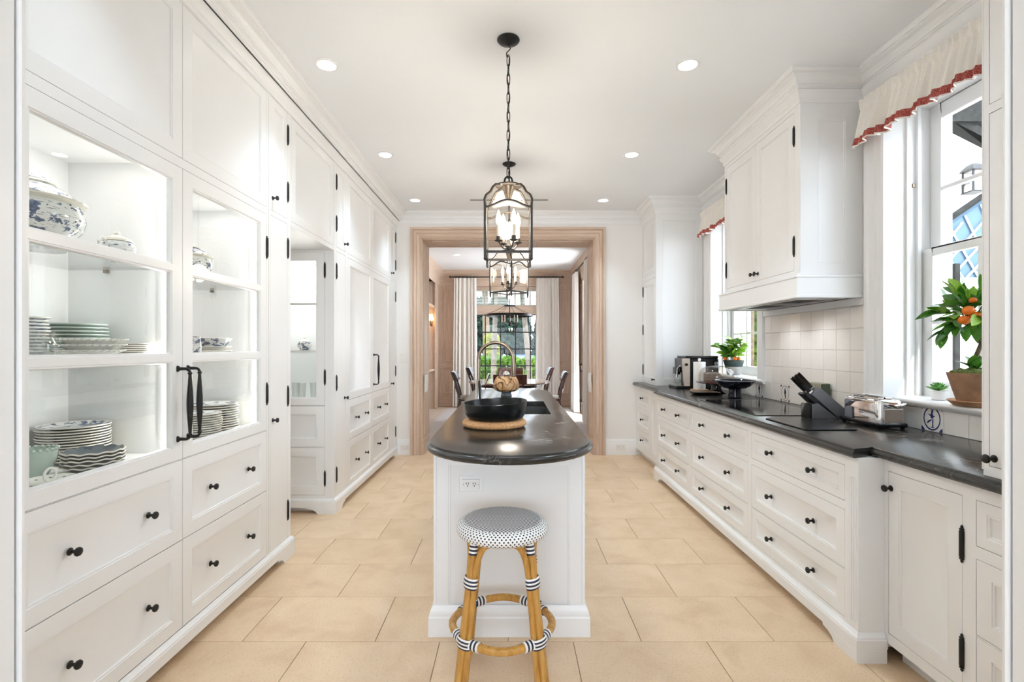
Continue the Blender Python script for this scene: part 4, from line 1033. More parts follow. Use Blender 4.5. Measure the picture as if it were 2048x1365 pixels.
for k in range(8):
    zz = cz+.30+(3.16-cz-.34)*(k+.5)/8
    pts = [(cx+(.016*math.cos(q) if k % 2 else 0), cy+(0 if k % 2 else .016*math.cos(q)), zz+.066*math.sin(q)) for q in [2*PI*i/12 for i in range(12)]]
    part('chain_link', MB().tube(pts, .005, 5, closed=True), 'black_iron', ch)
part('canopy', MB().lathe([(.07, 3.16), (.07, 3.15), (.02, 3.12), (.0001, 3.115)], (cx, cy, 0), 20), 'black_iron', ch)
for k in range(5):
    a = 2*PI*k/5+PI/2; x, y = cx+.15*math.cos(a), cy+.15*math.sin(a)
    part('arm', MB().tube([(cx, cy, cz-.14), (cx+.08*math.cos(a), cy+.08*math.sin(a), cz-.165), (x, y, cz-.135)], .006, 6), 'black_iron', ch)
    part('drip_pan', MB().lathe([(.0001, -.14), (.045, -.132), (.046, -.127), (.012, -.125)], (x, y, cz), 14), 'black_iron', ch)
    part('candle_tube', MB().lathe([(.013, -.13), (.013, -.03), (.003, -.028)], (x, y, cz), 10), 'tan_panel', ch)
    part('bulb', MB().lathe([(.005, -.03), (.011, -.012), (.008, .006), (.001, .025)], (x, y, cz), 10), 'candle_tube', ch)

# ================================================================== counter stool
sx, sy = -.037, 2.075
sto = thing('counter_stool', 'rattan counter stool with black and white woven round seat', 'stool', (sx, sy, 0))
def cane(pts, r=.0125): return MB().tube([(sx+p[0], sy+p[1], p[2]) for p in pts], r, 10)
SR = .19
sp = [(.0001, .673), (.08, .673), (.13, .6715), (.158, .668)]
part('seat', MB().lathe(sp[::-1], (sx, sy, 0), 48, caps=False), 'seat_weave', sto)
rim = [(.158, .668), (.172, .664), (.184, .656), (.190, .645), (.190, .632), (.184, .620), (.172, .612), (.150, .608), (.02, .606)]
arc = [0]
for (a, b), (c, d) in zip(rim, rim[1:]): arc.append(arc[-1]+math.hypot(c-a, d-b))
def rim_uv(co):
    r = math.hypot(co.x, co.y); z = co.z
    k = min(range(len(rim)), key=lambda i: abs(rim[i][0]-r)+abs(rim[i][1]-z))
    a = math.atan2(co.y, co.x); 
    if a < 0: a += 2*PI
    return (a*.19, arc[k])
rm = part('seat_rim', MB().lathe(rim, (sx, sy, 0), 80, caps=False), 'rim_weave', sto, uvf=rim_uv)
# fix the seam of the rim's unwrapping
me = rm.data; uvl = me.uv_layers[0].data
for p in me.polygons:
    us = [uvl[i].uv[0] for i in p.loop_indices]
    if max(us)-min(us) > .5:
        for i in p.loop_indices:
            if uvl[i].uv[0] < .3: uvl[i].uv[0] += 2*PI*.19
part('seat_frame', MB().lathe([(.110, .594), (.116, .600), (.110, .607), (.100, .605), (.100, .596), (.110, .594)], (sx, sy, 0), 40, caps=False), 'rattan', sto)
ANG = [math.radians(a) for a in (225, 315, 45, 135)]
def leg_pt(a, z, dr=0, da=0):
    t = (.61-z)/.61; r = .150+.088*t+dr
    return (r*math.cos(a+da), r*math.sin(a+da), z)
def wrap(p0, p1, r, lab='binding', flat=None):
    P = [Vector(p0).lerp(Vector(p1), i/8) for i in range(9)]
    ax = (P[-1]-P[0])
    def uvf(co): return (0, max(0, min(1, (Vector(co)-P[0]).dot(ax)/ax.length_squared)))
    mb = MB().tube(P, r, 14)
    off = Vector((sx, sy, 0)); mb.v = [v+off for v in mb.v]
    return part(lab, mb, 'binding_stripe', sto, uvf=uvf)
def leg_wrap(a, z0, z1, rt, rr_):
    U = Vector((-math.sin(a), math.cos(a), 0)); Wd = Vector((math.cos(a), math.sin(a), 0)); Ls = []
    for i in range(9):
        t = i/8; b = .0015*math.sin(PI*t)-(.002 if i in (0, 8) else 0); c = Vector(leg_pt(a, z0+(z1-z0)*t))+Vector((sx, sy, 0))
        Ls.append([tuple(c+U*((rt+b)*math.cos(q))+Wd*((rr_+b)*math.sin(q))) for q in [2*PI*k/18 for k in range(18)]])
    part('binding', MB().loft(Ls, False, False), 'binding_stripe', sto, uvf=lambda co: (0, max(0, min(1, (co.z-z0)/(z1-z0)))))
for a in ANG:
    part('leg', cane([leg_pt(a, z, .004, 0) for z in (.61, .45, .30, .15, .0)], .0145), 'rattan', sto)
    leg_wrap(a, .440, .482, .0345, .0195)
    wrap(leg_pt(a, .566, .004), leg_pt(a, .61, .004), .0175)
    # footrest joint binding
    leg_wrap(a, .222, .260, .0375, .0205)
for i in range(4):           # arches beneath the seat
    a, b = ANG[i], ANG[(i+1) % 4]
    if b < a: b += 2*PI
    def half(q, s):
        A0 = Vector(leg_pt(q, .485, -.003, s*.105)); A1 = Vector(leg_pt(q, .613, -.006, s*.56)); c = Vector(leg_pt(q, .618, 0, s*.14))
        l = [leg_pt(q, z, -.004, s*.105) for z in (0, .15, .30, .42)]
        return l+[tuple((1-t)**2*A0+2*t*(1-t)*c+t*t*A1) for t in [k/7 for k in range(8)]]
    part('arch', cane(half(a, 1)+half(b, -1)[::-1], .0118), 'rattan', sto)
    # bowed footrest between the legs
    P0 = Vector(leg_pt(a, .24, -.004, .10)); P1 = Vector(leg_pt(b, .24, -.004, -.10)); out = (P0+P1); out.z = 0; out.normalize()
    path = []
    for k in range(13):
        t = k/12; p = P0.lerp(P1, t)+out*(.052*math.sin(PI*t)); path.append(tuple(p))
    part('footrest', cane(path, .0155), 'rattan', sto)
    for e0, e1 in ((path[0], path[2]), (path[-1], path[-3])): wrap(e0, e1, .0195)

# ================================================================== on the island
tr = thing('trivet', 'round cork trivet with rounded edge beneath the black bowl', 'trivet', (-.095, 2.83, ZC))
part('disc', MB().lathe([(.150, ZC+.0005), (.170, ZC+.003), (.180, ZC+.012), (.1815, ZC+.022), (.176, ZC+.033), (.164, ZC+.040), (.0001, ZC+.0405)][:-1]+[(.04, ZC+.0405)], (-.095, 2.83, 0), 48), 'cork', tr)
part('inset', MB().lathe([(.04, ZC+.0404), (.036, ZC+.0385), (.0001, ZC+.0385)], (-.095, 2.83, 0), 30, caps=False), 'cork', tr)
z = ZC+.041
bw = thing('bowl', 'wide shallow black bowl standing on the cork trivet', 'bowl', (-.09, 2.83, z))
def tilt(co): return co
prof = [(.0001, z), (.135, z), (.155, z+.008), (.168, z+.03), (.176, z+.06), (.1795, z+.088), (.1805, z+.096), (.178, z+.098), (.175, z+.095), (.170, z+.06), (.160, z+.03), (.14, z+.014), (.0001, z+.011)]
mb = MB().lathe(prof, (-.09, 2.83, 0), 56, caps=False)
for v in mb.v:      # one side of the rim rises
    k = max(0, (v.z-z-.02)/.078); v.z += k*(.008*(v.x+.09)/.18+.003*(v.y-2.83)/.18)
part('shell', mb, 'black_satin', bw)
# burl wood vessel with glass dome
vx, vy = -.045, 4.56
ve = thing('wooden_bowl', 'spalted burl wood bowl on a dark foot under small glass dome', 'bowl', (vx, vy, ZC))
part('foot', MB().lathe([(.050, ZC+.0005), (.052, ZC+.004), (.046, ZC+.02), (.044, ZC+.032), (.055, ZC+.04)], (vx, vy, 0), 28), 'slate_dish', ve)
prof = [(.045, .036), (.085, .046), (.112, .064), (.1195, .088), (.116, .115), (.106, .145), (.092, .170), (.082, .181), (.078, .178), (.085, .15), (.07, .09), (.001, .07)]
part('shell', MB().lathe([(r, h+ZC) for r, h in prof], (vx, vy, 0), 40, caps=False), 'spalted_wood', ve)
dm = [(.062, .170), (.065, .19), (.064, .215), (.055, .238), (.036, .254), (.012, .261), (.0001, .262)]
part('glass_dome', MB().lathe([(r, h+ZC) for r, h in dm], (vx, vy, 0), 32, caps=False), 'vessel_glass', ve)
part('ball', MB().sphere((vx, vy, ZC+.2), .030, 18, 12), 'chrome', ve, 'dark shiny ball inside the glass dome')
part('finial', MB().lathe([(.004, .26), (.007, .267), (.004, .276), (.0001, .278)], (vx, vy, ZC), 10), 'chrome', ve)

# ================================================================== on the right-hand counter
# coffee machine
cm = thing('coffee_machine', 'black and beige espresso machine in the far counter corner', 'coffee machine', (2.0, 5.5, ZC))
y0, y1 = 5.33, 5.62
def cmp_(n, x0, x1, a, b, z0, z1, m, bev=.006, par=None): return part(n, MB().box(x0, x1, a, b, ZC+z0, ZC+z1), m, par or cm, bev=bev)
cmp_('housing', 1.905, 2.215, y0, y1, .0, .325, 'black_satin', .012)
cmp_('lid', 1.86, 2.21, y0+.004, y1-.004, .325, .352, 'black_gloss', .006)
arcp = [(1.845, ZC+.03), (1.905, ZC+.03), (1.905, ZC+.325), (1.825, ZC+.325), (1.822, ZC+.26), (1.832, ZC+.18), (1.834, ZC+.1)]
part('front_panel', MB().prism(arcp, 'y', y0-.004, y0+.018), 'tan_panel', cm, bev=.002)
cmp_('front_body', 1.835, 1.905, y0+.02, y1, .17, .325, 'black_gloss', .006)
part('dial', MB().lathe([(.014, 0), (.016, -.006), (.012, -.012), (.0001, -.013)], (1.865, y0-.004, ZC+.26), 18, axis='y'), 'black_gloss', cm)
part('spout', MB().box(1.785, 1.835, y0+.09, y0+.20, ZC+.15, ZC+.23), 'black_gloss', cm, bev=.008)
for k in (0, 1): part('nozzle', MB().lathe([(.007, ZC+.12), (.009, ZC+.15)], (1.81, y0+.12+.05*k, 0), 10), 'chrome', cm)
part('steam_wand', MB().tube([(1.82, y0+.05, ZC+.25), (1.785, y0+.045, ZC+.22), (1.775, y0+.04, ZC+.12)], .006, 8), 'chrome', cm)
cmp_('drip_tray', 1.765, 1.91, y0+.01, y1-.01, .0, .028, 'black_satin', .005)
mb = MB()
for k in range(8): mb.box(1.775+k*.016, 1.783+k*.016, y0+.03, y1-.03, ZC+.0275, ZC+.030)
part('grille', mb, 'chrome', cm)
cup = thing('espresso_cup', 'small glass cup on the drip tray of the espresso machine', 'cup', (1.815, y0+.13, ZC+.031))
part('shell', MB().lathe([(.0001, ZC+.031), (.022, ZC+.031), (.03, ZC+.06), (.033, ZC+.095), (.031, ZC+.095), (.027, ZC+.06), (.0001, ZC+.036)], (1.815, y0+.13, 0), 20, caps=False), 'vessel_glass', cup)
part('handle', MB().tube([(1.783, y0+.13, ZC+.085), (1.768, y0+.13, ZC+.075), (1.772, y0+.13, ZC+.055), (1.788, y0+.13, ZC+.05)], .003, 6), 'vessel_glass', cup)
# paper towels on a wooden base
px_, py_ = 1.93, 5.13
pt = thing('paper_towel_holder', 'white paper towel roll upright on a wooden base', 'paper towels', (px_, py_, ZC))
part('base', MB().lathe([(.088, ZC+.0005), (.090, ZC+.006), (.088, ZC+.014), (.0001, ZC+.015)], (px_, py_, 0), 32), 'wood_board', pt)
part('roll', MB().lathe([(.0001, .015), (.058, .015), (.0595, .018), (.0595, .292), (.058, .295), (.02, .295), (.019, .285), (.0001, .285)], (px_, py_, ZC), 32, caps=False), 'paper', pt)
part('loose_sheet', MB().loft([[(px_+(.0605+.004*k)*math.cos(a), py_+(.0605+.004*k)*math.sin(a), z) for k, a in enumerate([-1.9-.12*i for i in range(4)])] for z in (ZC+.018, ZC+.17)], False, False, closed=False), 'paper', pt)
part('rod', MB().tube([(px_, py_, ZC+.015), (px_, py_, ZC+.305)], .006, 8), 'chrome', pt)
part('finial', MB().sphere((px_, py_, ZC+.317), .017, 14, 10), 'chrome', pt)
# cake stand with glass dome
kx, ky = 1.985, 4.84
ks = thing('cake_stand', 'plum glazed cake stand covered by a clear glass dome', 'cake stand', (kx, ky, ZC))
part('pedestal', MB().lathe([(.085, .0005), (.088, .006), (.06, .02), (.045, .05), (.05, .085), (.07, .094)], (kx, ky, ZC), 28), 'black_gloss', ks)
part('plate', MB().lathe([(.0001, .092), (.10, .092), (.175, .099), (.188, .106), (.188, .110), (.17, .108), (.0001, .106)], (kx, ky, ZC), 44, caps=False), 'plum_glaze', ks)
dm = [(.158, .111), (.162, .118), (.162, .17), (.155, .205), (.135, .235), (.10, .255), (.05, .265), (.012, .267)]
part('glass_dome', MB().lathe(dm, (kx, ky, ZC), 44, caps=False), 'smoke_glass', ks)
part('dome_knob', MB().lathe([(.008, .266), (.008, .272), (.016, .280), (.018, .290), (.012, .300), (.0001, .303)], (kx, ky, ZC), 16), 'vessel_glass', ks)
ck_ = thing('cake', 'brown round cake beneath the glass dome', 'cake', (kx-.04, ky-.02, ZC+.109))
part('body', MB().lathe([(.0001, ZC+.1095), (.075, ZC+.1095), (.079, ZC+.12), (.078, ZC+.19), (.07, ZC+.2), (.0001, ZC+.203)], (kx-.05, ky-.02, 0), 28, caps=False), 'brown_dish', ck_)
# low tray dish
tx, ty = 1.80, 4.66
td = thing('serving_dish', 'low dark rectangular dish with a pale rim in front of cake stand', 'dish', (tx, ty, ZC))
def rr(hx, hy, z, r=.03, n=5):
    q = []
    for cx_, cy_, a0 in ((hx-r, hy-r, 0), (-hx+r, hy-r, PI/2), (-hx+r, -hy+r, PI), (hx-r, -hy+r, 1.5*PI)):
        for i in range(n): a = a0+PI/2*i/(n-1); q.append((tx+cx_+r*math.cos(a), ty+cy_+r*math.sin(a), z))
    return q
part('shell', MB().loft([rr(.085, .07, ZC+.0005), rr(.10, .085, ZC+.006), rr(.118, .10, ZC+.03), rr(.120, .102, ZC+.032)], True, False), 'black_satin', td)
part('inner_face', MB().loft([rr(.120, .102, ZC+.032), rr(.115, .097, ZC+.031), rr(.098, .083, ZC+.012), rr(.085, .07, ZC+.009)], False, True), 'brown_dish', td, 'pale brown glazed inner face')
# footed bowl
cx_, cy_ = 1.955, 4.37
fb_ = thing('footed_bowl', 'glossy blue black footed bowl standing at the far end of cooktop', 'bowl', (cx_, cy_, ZC))
part('foot', MB().lathe([(.058, .0005), (.060, .006), (.054, .012), (.050, .05), (.052, .080), (.07, .092)], (cx_, cy_, ZC), 32), 'navy_gloss', fb_)
part('shell', MB().lathe([(.04, .078), (.09, .090), (.130, .110), (.155, .138), (.164, .152), (.165, .157), (.161, .157), (.150, .142), (.12, .115), (.07, .098), (.0001, .093)], (cx_, cy_, ZC), 48, caps=False), 'navy_gloss', fb_)
part('rim', MB().lathe([(.1655, .153), (.1665, .1565), (.164, .159), (.1615, .157)], (cx_, cy_, ZC), 48, caps=False), 'grey_glaze', fb_)
# slate board
solo('cutting_board', MB().box(1.568, 1.845, 2.665, 3.085, ZC+.0005, ZC+.008), 'black_satin', 'thin dark slate board lying on the counter in front of toaster', 'cutting board', (1.70, 2.87, ZC), bev=.002)
# knife block
kb = thing('knife_block', 'dark grey slanted knife block holding black handled knives', 'knife block', (1.96, 3.13, ZC))
ya, yb_ = 3.105, 3.20
Z0 = ZC+.0005
def xz(px, py, y): return (( px-1022.5)*y/1000, 1.38-(py-695)*y/1000)
part('base', MB().prism([(1.872, Z0), (2.03, Z0), (1.905, ZC+.098), (1.872, ZC+.088)], 'y', ya, yb_), 'grey_laminate', kb, bev=.002)
part('end_cap', MB().prism([(1.852, Z0), (1.871, Z0), (1.871, ZC+.088), (1.862, ZC+.093), (1.852, ZC+.088)], 'y', ya+.003, yb_-.003), 'black_satin', kb, bev=.001)
part('slanted_block', MB().prism([(2.035, Z0), (2.107, Z0), (2.107, ZC+.035), (1.915, ZC+.197), (1.868, ZC+.150)], 'y', ya, yb_), 'grey_laminate', kb, bev=.002)
part('lower_slot_block', MB().prism([(1.866, ZC+.148), (1.915, ZC+.107), (1.888, ZC+.094), (1.828, ZC+.150), (1.845, ZC+.16)], 'y', ya+.004, yb_-.004), 'black_satin', kb, bev=.001)
d = Vector((-.70, 0, .714)).normalized(); nrm = Vector((.714, 0, .70))
for k, (off, yy, ln) in enumerate(((.012, ya+.022, .155), (.012, ya+.070, .135), (.044, ya+.045, .14))):
    c = Vector((1.868, yy, ZC+.150))+nrm*off
    kn = part('knife', MB().loft([[tuple(c+d*s+nrm*(a*w)+Vector((0, b*.009, 0))) for a, b in ((-1, -1), (1, -1), (1, 1), (-1, 1))] for s, w in ((-.02, .010), (.02, .011), (.06, .0125), (ln-.02, .013), (ln, .0125))]), 'black_gloss', kb, bev=.003)
    part('bolster', MB().loft([[tuple(c+d*s+nrm*(a*.0135)+Vector((0, b*.0098, 0))) for a, b in ((-1, -1), (1, -1), (1, 1), (-1, 1))] for s in (.004, .016)]), 'chrome', kn, bev=.001)
    part('end_plate', MB().loft([[tuple(c+d*s+nrm*(a*.0132)+Vector((0, b*.0095, 0))) for a, b in ((-1, -1), (1, -1), (1, 1), (-1, 1))] for s in (ln-.003, ln+.004)]), 'chrome', kn, bev=.001)
solo('tin', MB().box(2.135, 2.205, 3.45, 3.60, Z0, ZC+.195), 'striped_tin', 'green and cream striped tin against the tiles behind knife block', 'tin', (2.17, 3.52, ZC), bev=.006)
# toaster
to_ = thing('toaster', 'chrome two-slice toaster on black base with a lever handle', 'toaster', (2.05, 2.85, ZC))
x0, x1, y0, y1 = 1.985, 2.125, 2.70, 3.0
part('base', MB().box(x0-.012, x1+.012, y0-.012, y1+.012, ZC+.012, ZC+.034), 'black_satin', to_, bev=.006)
for ax in (x0+.005, x1-.005):
    for ay in (y0+.01, y1-.01): part('foot', MB().lathe([(.009, ZC+.0005), (.010, ZC+.013)], (ax, ay, 0), 10), 'black_satin', to_)
def trr(e, z, r=.03):
    q = []
    for cx2, cy2, a0 in ((x1-r, y1-r, 0), (x0+r, y1-r, PI/2), (x0+r, y0+r, PI), (x1-r, y0+r, 1.5*PI)):
        for i in range(6): a = a0+PI/2*i/5; q.append((cx2+(r-e)*math.cos(a), cy2+(r-e)*math.sin(a), z))
    return q
part('shell', MB().loft([trr(0, ZC+.034), trr(0, ZC+.13), trr(.003, ZC+.146), trr(.010, ZC+.155), trr(.020, ZC+.159)]), 'chrome', to_, sharp=50)
part('end_plate', MB().box(x0+.03, x1-.012, y0-.002, y0+.003, ZC+.036, ZC+.11), 'toaster_tan', to_, bev=.001)
lv = part('lever', MB().tube([(x0+.03, y0-.004, ZC+.138), (x0+.035, y0-.022, ZC+.136), (x0+.07, y0-.028, ZC+.126), (x1-.03, y0-.026, ZC+.134), (x1-.014, y0-.02, ZC+.138), (x1-.012, y0-.004, ZC+.138)], [.006, .007, .008, .008, .007, .006], 10), 'chrome', to_)
for k in (0, 1):
    xx = x0+.048+k*.045
    part('slot_rim', frame_grid(MB(), lambda u, v, n: (u, v, n), xx-.016, xx+.016, y0+.05, y1-.04, [(xx-.011, xx+.011, y0+.058, y1-.048)], ZC+.156, ZC+.166), 'chrome', to_, bev=.001)
    part('slot', MB().box(xx-.011, xx+.011, y0+.058, y1-.048, ZC+.15, ZC+.1605), 'slot_dark', to_)
part('badge', MB().box(x0-.0012, x0+.001, y0+.12, y0+.15, ZC+.075, ZC+.080), 'slot_dark', to_)
# outlets on walls
def wall_outlet(F, u, v, label, w, h):
    root = thing('outlet', label, 'outlet', F(u, v, 0)); 
    o = part('plate', MB().fbox(F, u-w/2, u+w/2, v-h/2, v+h/2, .0, .006), 'plastic_white', root, bev=.002)
    part('receptacle', MB().fbox(F, u-w*.32, u+w*.32, v-h*.27, v+h*.27, .006, .008), 'plastic_white', root, bev=.001)
    mb = MB()
    for du in (-.19, .19):
        for a, b in ((-.06, .10), (.06, .10), (0, -.12)): mb.fbox(F, u+w*(du+a)-.0018, u+w*(du+a)+.0018, v+h*b-.004, v+h*b+.004, .0075, .0086)
    part('slot', mb, 'slot_dark', root, kind_stuff=False) if False else tag(part('slot', mb, 'slot_dark', root), None, None, None, 'stuff')
wall_outlet(face_R(XR-.0105), 2.868, 1.0, 'white double outlet on the tiles behind the toaster', .112, .094)
wall_outlet(face_R(XR-.0105), 4.66, 1.0, 'white outlet on the low tiles beneath the far window', .112, .094)
wall_outlet(face_F(YB-.02), -1.36, .10, 'white outlet in the baseboard left of the oak opening', .12, .075)
wall_outlet(face_F(YB-.02), 1.40, .10, 'white outlet in the baseboard right of the oak opening', .12, .075)
sw = thing('light_switch', 'white light switch plate on the wall left of the oak opening', 'light switch', (-1.385, YB, 1.25))
Fs = face_F(YB)
part('plate', MB().fbox(Fs, -1.43, -1.34, 1.19, 1.31, .0, .006), 'plastic_white', sw, bev=.002)
part('rocker', MB().fbox(Fs, -1.405, -1.365, 1.215, 1.285, .006, .010), 'plastic_white', sw, bev=.002)
ORD_ = ['first', 'second', 'third', 'fourth', 'fifth', 'sixth']
# ================================================================== china in the glass cabinets
ZS1, ZS2, ZF = 1.7325, 1.3415, .9085
def vessel(name, label, cat, x, y, z, parts_, group=None):
    t = thing(name, label, cat, (x, y, z), group)
    for nm, mb, m in parts_: part(nm, mb, m, t)
    return t
def L(prof, x, y, z, seg=52, sx=1, sy=1, caps=False): return MB().lathe([(r, h+z) for r, h in prof], (x, y, 0), seg, sx, sy, caps=caps)
def tureen(x, y, z, s, label, handles=True):
    e = 1.0
    ps = [('body', L([(.085*s, 0), (.088*s, .010*s), (.075*s, .02*s), (.10*s, .04*s), (.135*s, .075*s), (.145*s, .11*s), (.138*s, .145*s), (.130*s, .158*s)], x, y, z, sx=.85), 'willow_china'),
          ('rim', L([(.128*s, .156*s), (.150*s, .166*s), (.152*s, .171*s), (.132*s, .173*s)], x, y, z, sx=.85), 'cream_rim'),
          ('lid', L([(.135*s, .172*s), (.11*s, .195*s), (.075*s, .215*s), (.045*s, .226*s), (.04*s, .232*s)], x, y, z, sx=.85), 'willow_china'),
          ('finial', L([(.042*s, .228*s), (.05*s, .235*s), (.040*s, .25*s), (.02*s, .260*s), (.0001, .263*s)], x, y, z, sx=.85), 'willow_china'),
          ('lid_band', L([(.047*s, .2255*s), (.056*s, .229*s), (.050*s, .2355*s), (.042*s, .235*s)], x, y, z, sx=.85), 'cream_rim')]
    t = vessel('tureen', label, 'tureen', x, y, z, ps)
    for d in (-1, 1):
        pts = [(x, y+d*(.138*s), z+.135*s), (x, y+d*.165*s, z+.14*s), (x, y+d*.175*s, z+.11*s), (x, y+d*.16*s, z+.08*s), (x, y+d*.14*s, z+.085*s)]
        part('handle', MB().tube(pts, .009*s, 8), 'porcelain', t)
    return t
tureen(-1.71, 1.80, ZS1, 1.05, 'large blue and white lidded tureen on the top shelf')
def sugar(x, y, z, s, label, cat='sugar bowl'):
    ps = [('body', L([(.045*s, 0), (.048*s, .006*s), (.04*s, .01*s), (.062*s, .035*s), (.065*s, .055*s), (.056*s, .075*s), (.05*s, .08*s)], x, y, z), 'willow_china'),
          ('lid', L([(.055*s, .081*s), (.05*s, .09*s), (.025*s, .102*s), (.012*s, .108*s)], x, y, z), 'cream_rim'),
          ('finial', L([(.006*s, .106*s), (.012*s, .114*s), (.008*s, .122*s), (.0001, .124*s)], x, y, z, 12), 'porcelain')]
    t = vessel('sugar_bowl', label, cat, x, y, z, ps)
    for d in (-1, 1):
        pts = [(x, y+d*.052*s, z+.072*s), (x, y+d*.075*s, z+.085*s), (x, y+d*.090*s, z+.066*s), (x, y+d*.085*s, z+.03*s), (x, y+d*.06*s, z+.025*s)]
        part('handle', MB().tube(pts, .006*s, 8), 'porcelain', t)
sugar(-1.62, 2.055, ZS1, 1.0, 'small two-handled blue and white pot beside the large tureen')
tureen(-1.66, 2.60, ZS1, .72, 'medium lidded blue and white dish on the right-hand top shelf')
for i, y in enumerate((2.80, 2.90)):
    ps = [('body', L([(.0001, 0), (.02, 0), (.034, .02), (.038, .04), (.036, .04), (.03, .02), (.0001, .006)], -1.60, y, ZS1, 24), 'willow_china')]
    t = vessel('teacup', ['blue and white teacup right beside the medium tureen', 'blue and white teacup farthest along the top shelf'][i], 'cup', -1.60, y, ZS1, ps)
    part('handle', MB().tube([(-1.60, y+.034, ZS1+.034), (-1.60, y+.05, ZS1+.03), (-1.60, y+.048, ZS1+.016), (-1.60, y+.032, ZS1+.014)], .003, 6), 'porcelain', t)
def plate_meshes(nm, r, h, body, rimm, foot=.6, seg=40, band=None):
    m1 = mesh_of('well', MB().lathe([(.0001, .004), (r*foot-.004, .004), (r*foot, .0), (r*foot+.004, .002), (r*.72, h*.45), (r*.97, h-.003)], seg=seg, caps=False), body)
    m2 = mesh_of('rim', MB().lathe([(r*.965, h-.004), (r, h-.002), (r*1.004, h), (r, h+.0022), (r*.965, h-.0005)], seg=seg, caps=False), rimm)
    m3 = mesh_of('face', MB().lathe([(r*.97, h), (r*.74, h*.55), (r*.62, .0065), (.0001, .006)], seg=seg, caps=False), band or body)
    return m1, m2, m3
def stack(name, cat, meshes, x, y, z, n, dz, what, where, group, jit=.003):
    for k in range(n):
        i = n-1-k; pos = 'topmost' if i == 0 else ('bottom one' if i == n-1 else '%s from top' % ORD[i])
        p = (x+R.uniform(-jit, jit), y+R.uniform(-jit, jit), z+k*dz)
        t = thing(name, '%s, %s %s' % (what, pos, where), cat, p, group)
        t.rotation_euler = (0, 0, R.uniform(0, 6))
        for me in meshes: inst(me.name.split('.')[0], me, t, p)
dinner = plate_meshes('dinner', .122, .016, 'grey_glaze', 'cream_rim', band='willow_china')
stack('dinner_plate', 'plate', dinner, -1.825, 2.09, ZF, 13, .0110, 'large grey plate with cream rim', 'of the tall stack', 'tall stack of large plates')
stack('platter', 'plate', plate_meshes('p2', .125, .016, 'grey_glaze', 'cream_rim', band='willow_china'), -1.70, 2.86, ZF, 11, .0135, 'cream rimmed plate', 'of the back stack in the right bay', 'back stack of plates in the right bay')
stack('dinner_plate', 'plate', plate_meshes('p3', .098, .014, 'porcelain', 'cream_rim', band='willow_china'), -1.615, 2.60, ZF, 11, .0115, 'smaller cream plate', 'of the front stack in the right bay', 'front stack of plates in the right bay')
stack('jade_plate', 'plate', plate_meshes('jade', .112, .018, 'jade_glass', 'jade_glass'), -1.83, 2.10, ZS2, 9, .0145, 'pale jade glass plate', 'of the green stack', 'stack of jade glass plates')
stack('side_plate', 'plate', plate_meshes('side', .056, .012, 'grey_glaze', 'cream_rim'), -1.62, 2.150, ZS2, 6, .0085, 'small cream rimmed plate', 'of the little stack by jade plates', 'little stack of side plates')
stack('saucer', 'saucer', plate_meshes('sau', .062, .012, 'willow_china', 'porcelain'), -1.74, 1.795, ZS2, 12, .0122, 'blue and white saucer', 'of the stack left of jade plates', 'stack of blue saucers')
stack('serving_plate', 'plate', plate_meshes('srv', .105, .020, 'porcelain', 'porcelain'), -1.70, 2.83, ZS2, 2, .022, 'white oval serving plate', 'under the flared blue dish', 'white serving plates')
# wavy rimmed slate dishes
def wavy(r, h, seg=72, oct_=12):
    mb = MB(); Ls = []
    for k, (q, z) in enumerate(((.55, 0), (.62, .002), (.9, h*.8), (1.0, h), (.985, h+.002), (.88, h*.85), (.6, .006), (.02, .006))):
        l = []
        for i in range(seg):
            a = 2*PI*i/seg; w = 1+.02*math.cos(oct_*a)*q; zz = z+(.0026*math.cos(oct_*a) if k in (2, 3, 4, 5) else 0)
            l.append((r*q*w*math.cos(a), r*q*w*math.sin(a), zz))
        Ls.append(l)
    a = MB().loft(Ls[:3]+[Ls[3]], True, False); b = MB().loft([Ls[3], Ls[4]], False, False); c = MB().loft(Ls[4:], False, True)
    return mesh_of('underside', a, 'slate_dish'), mesh_of('rim', b.loft([Ls[4], [(x*.985, y*.985, z) for x, y, z in Ls[4]]], False, False).loft([[(x, y, z-.003) for x, y, z in Ls[3]], Ls[3]], False, False), 'cream_rim'), mesh_of('inner_face', c, 'slate_dish')
stack('scalloped_dish', 'dish', wavy(.098, .026), -1.60, 1.915, ZF, 5, .013, 'dark slate dish with wavy pale rim', 'of the low stack', 'low stack of scalloped dishes', .001)
# openwork white platters
def pierced(r, h):
    mb = MB(); mb.lathe([(.0001, .003), (r*.5, .003), (r*.55, 0), (r*.6, .004), (r*.9, h*.8)], seg=36, caps=False)
    rim = MB()
    for i in range(30):
        a = 2*PI*i/30; c = Vector((r*.95*math.cos(a), r*.95*math.sin(a), h*.9)); u = Vector((-math.sin(a), math.cos(a), 0)); w = Vector((math.cos(a)*.9, math.sin(a)*.9, .4))
        rim.tube([tuple(c+u*(r*.10*math.cos(q))+w*(r*.06*math.sin(q))) for q in [2*PI*j/8 for j in range(8)]], .0022, 5, closed=True)
    return mesh_of('well', mb, 'porcelain'), mesh_of('lattice_rim', rim, 'porcelain')
stack('openwork_dish', 'dish', pierced(.108, .028), -1.605, 1.905, ZS2, 3, .021, 'white openwork serving dish', 'in front of the jade plates', 'white openwork dishes', .008)
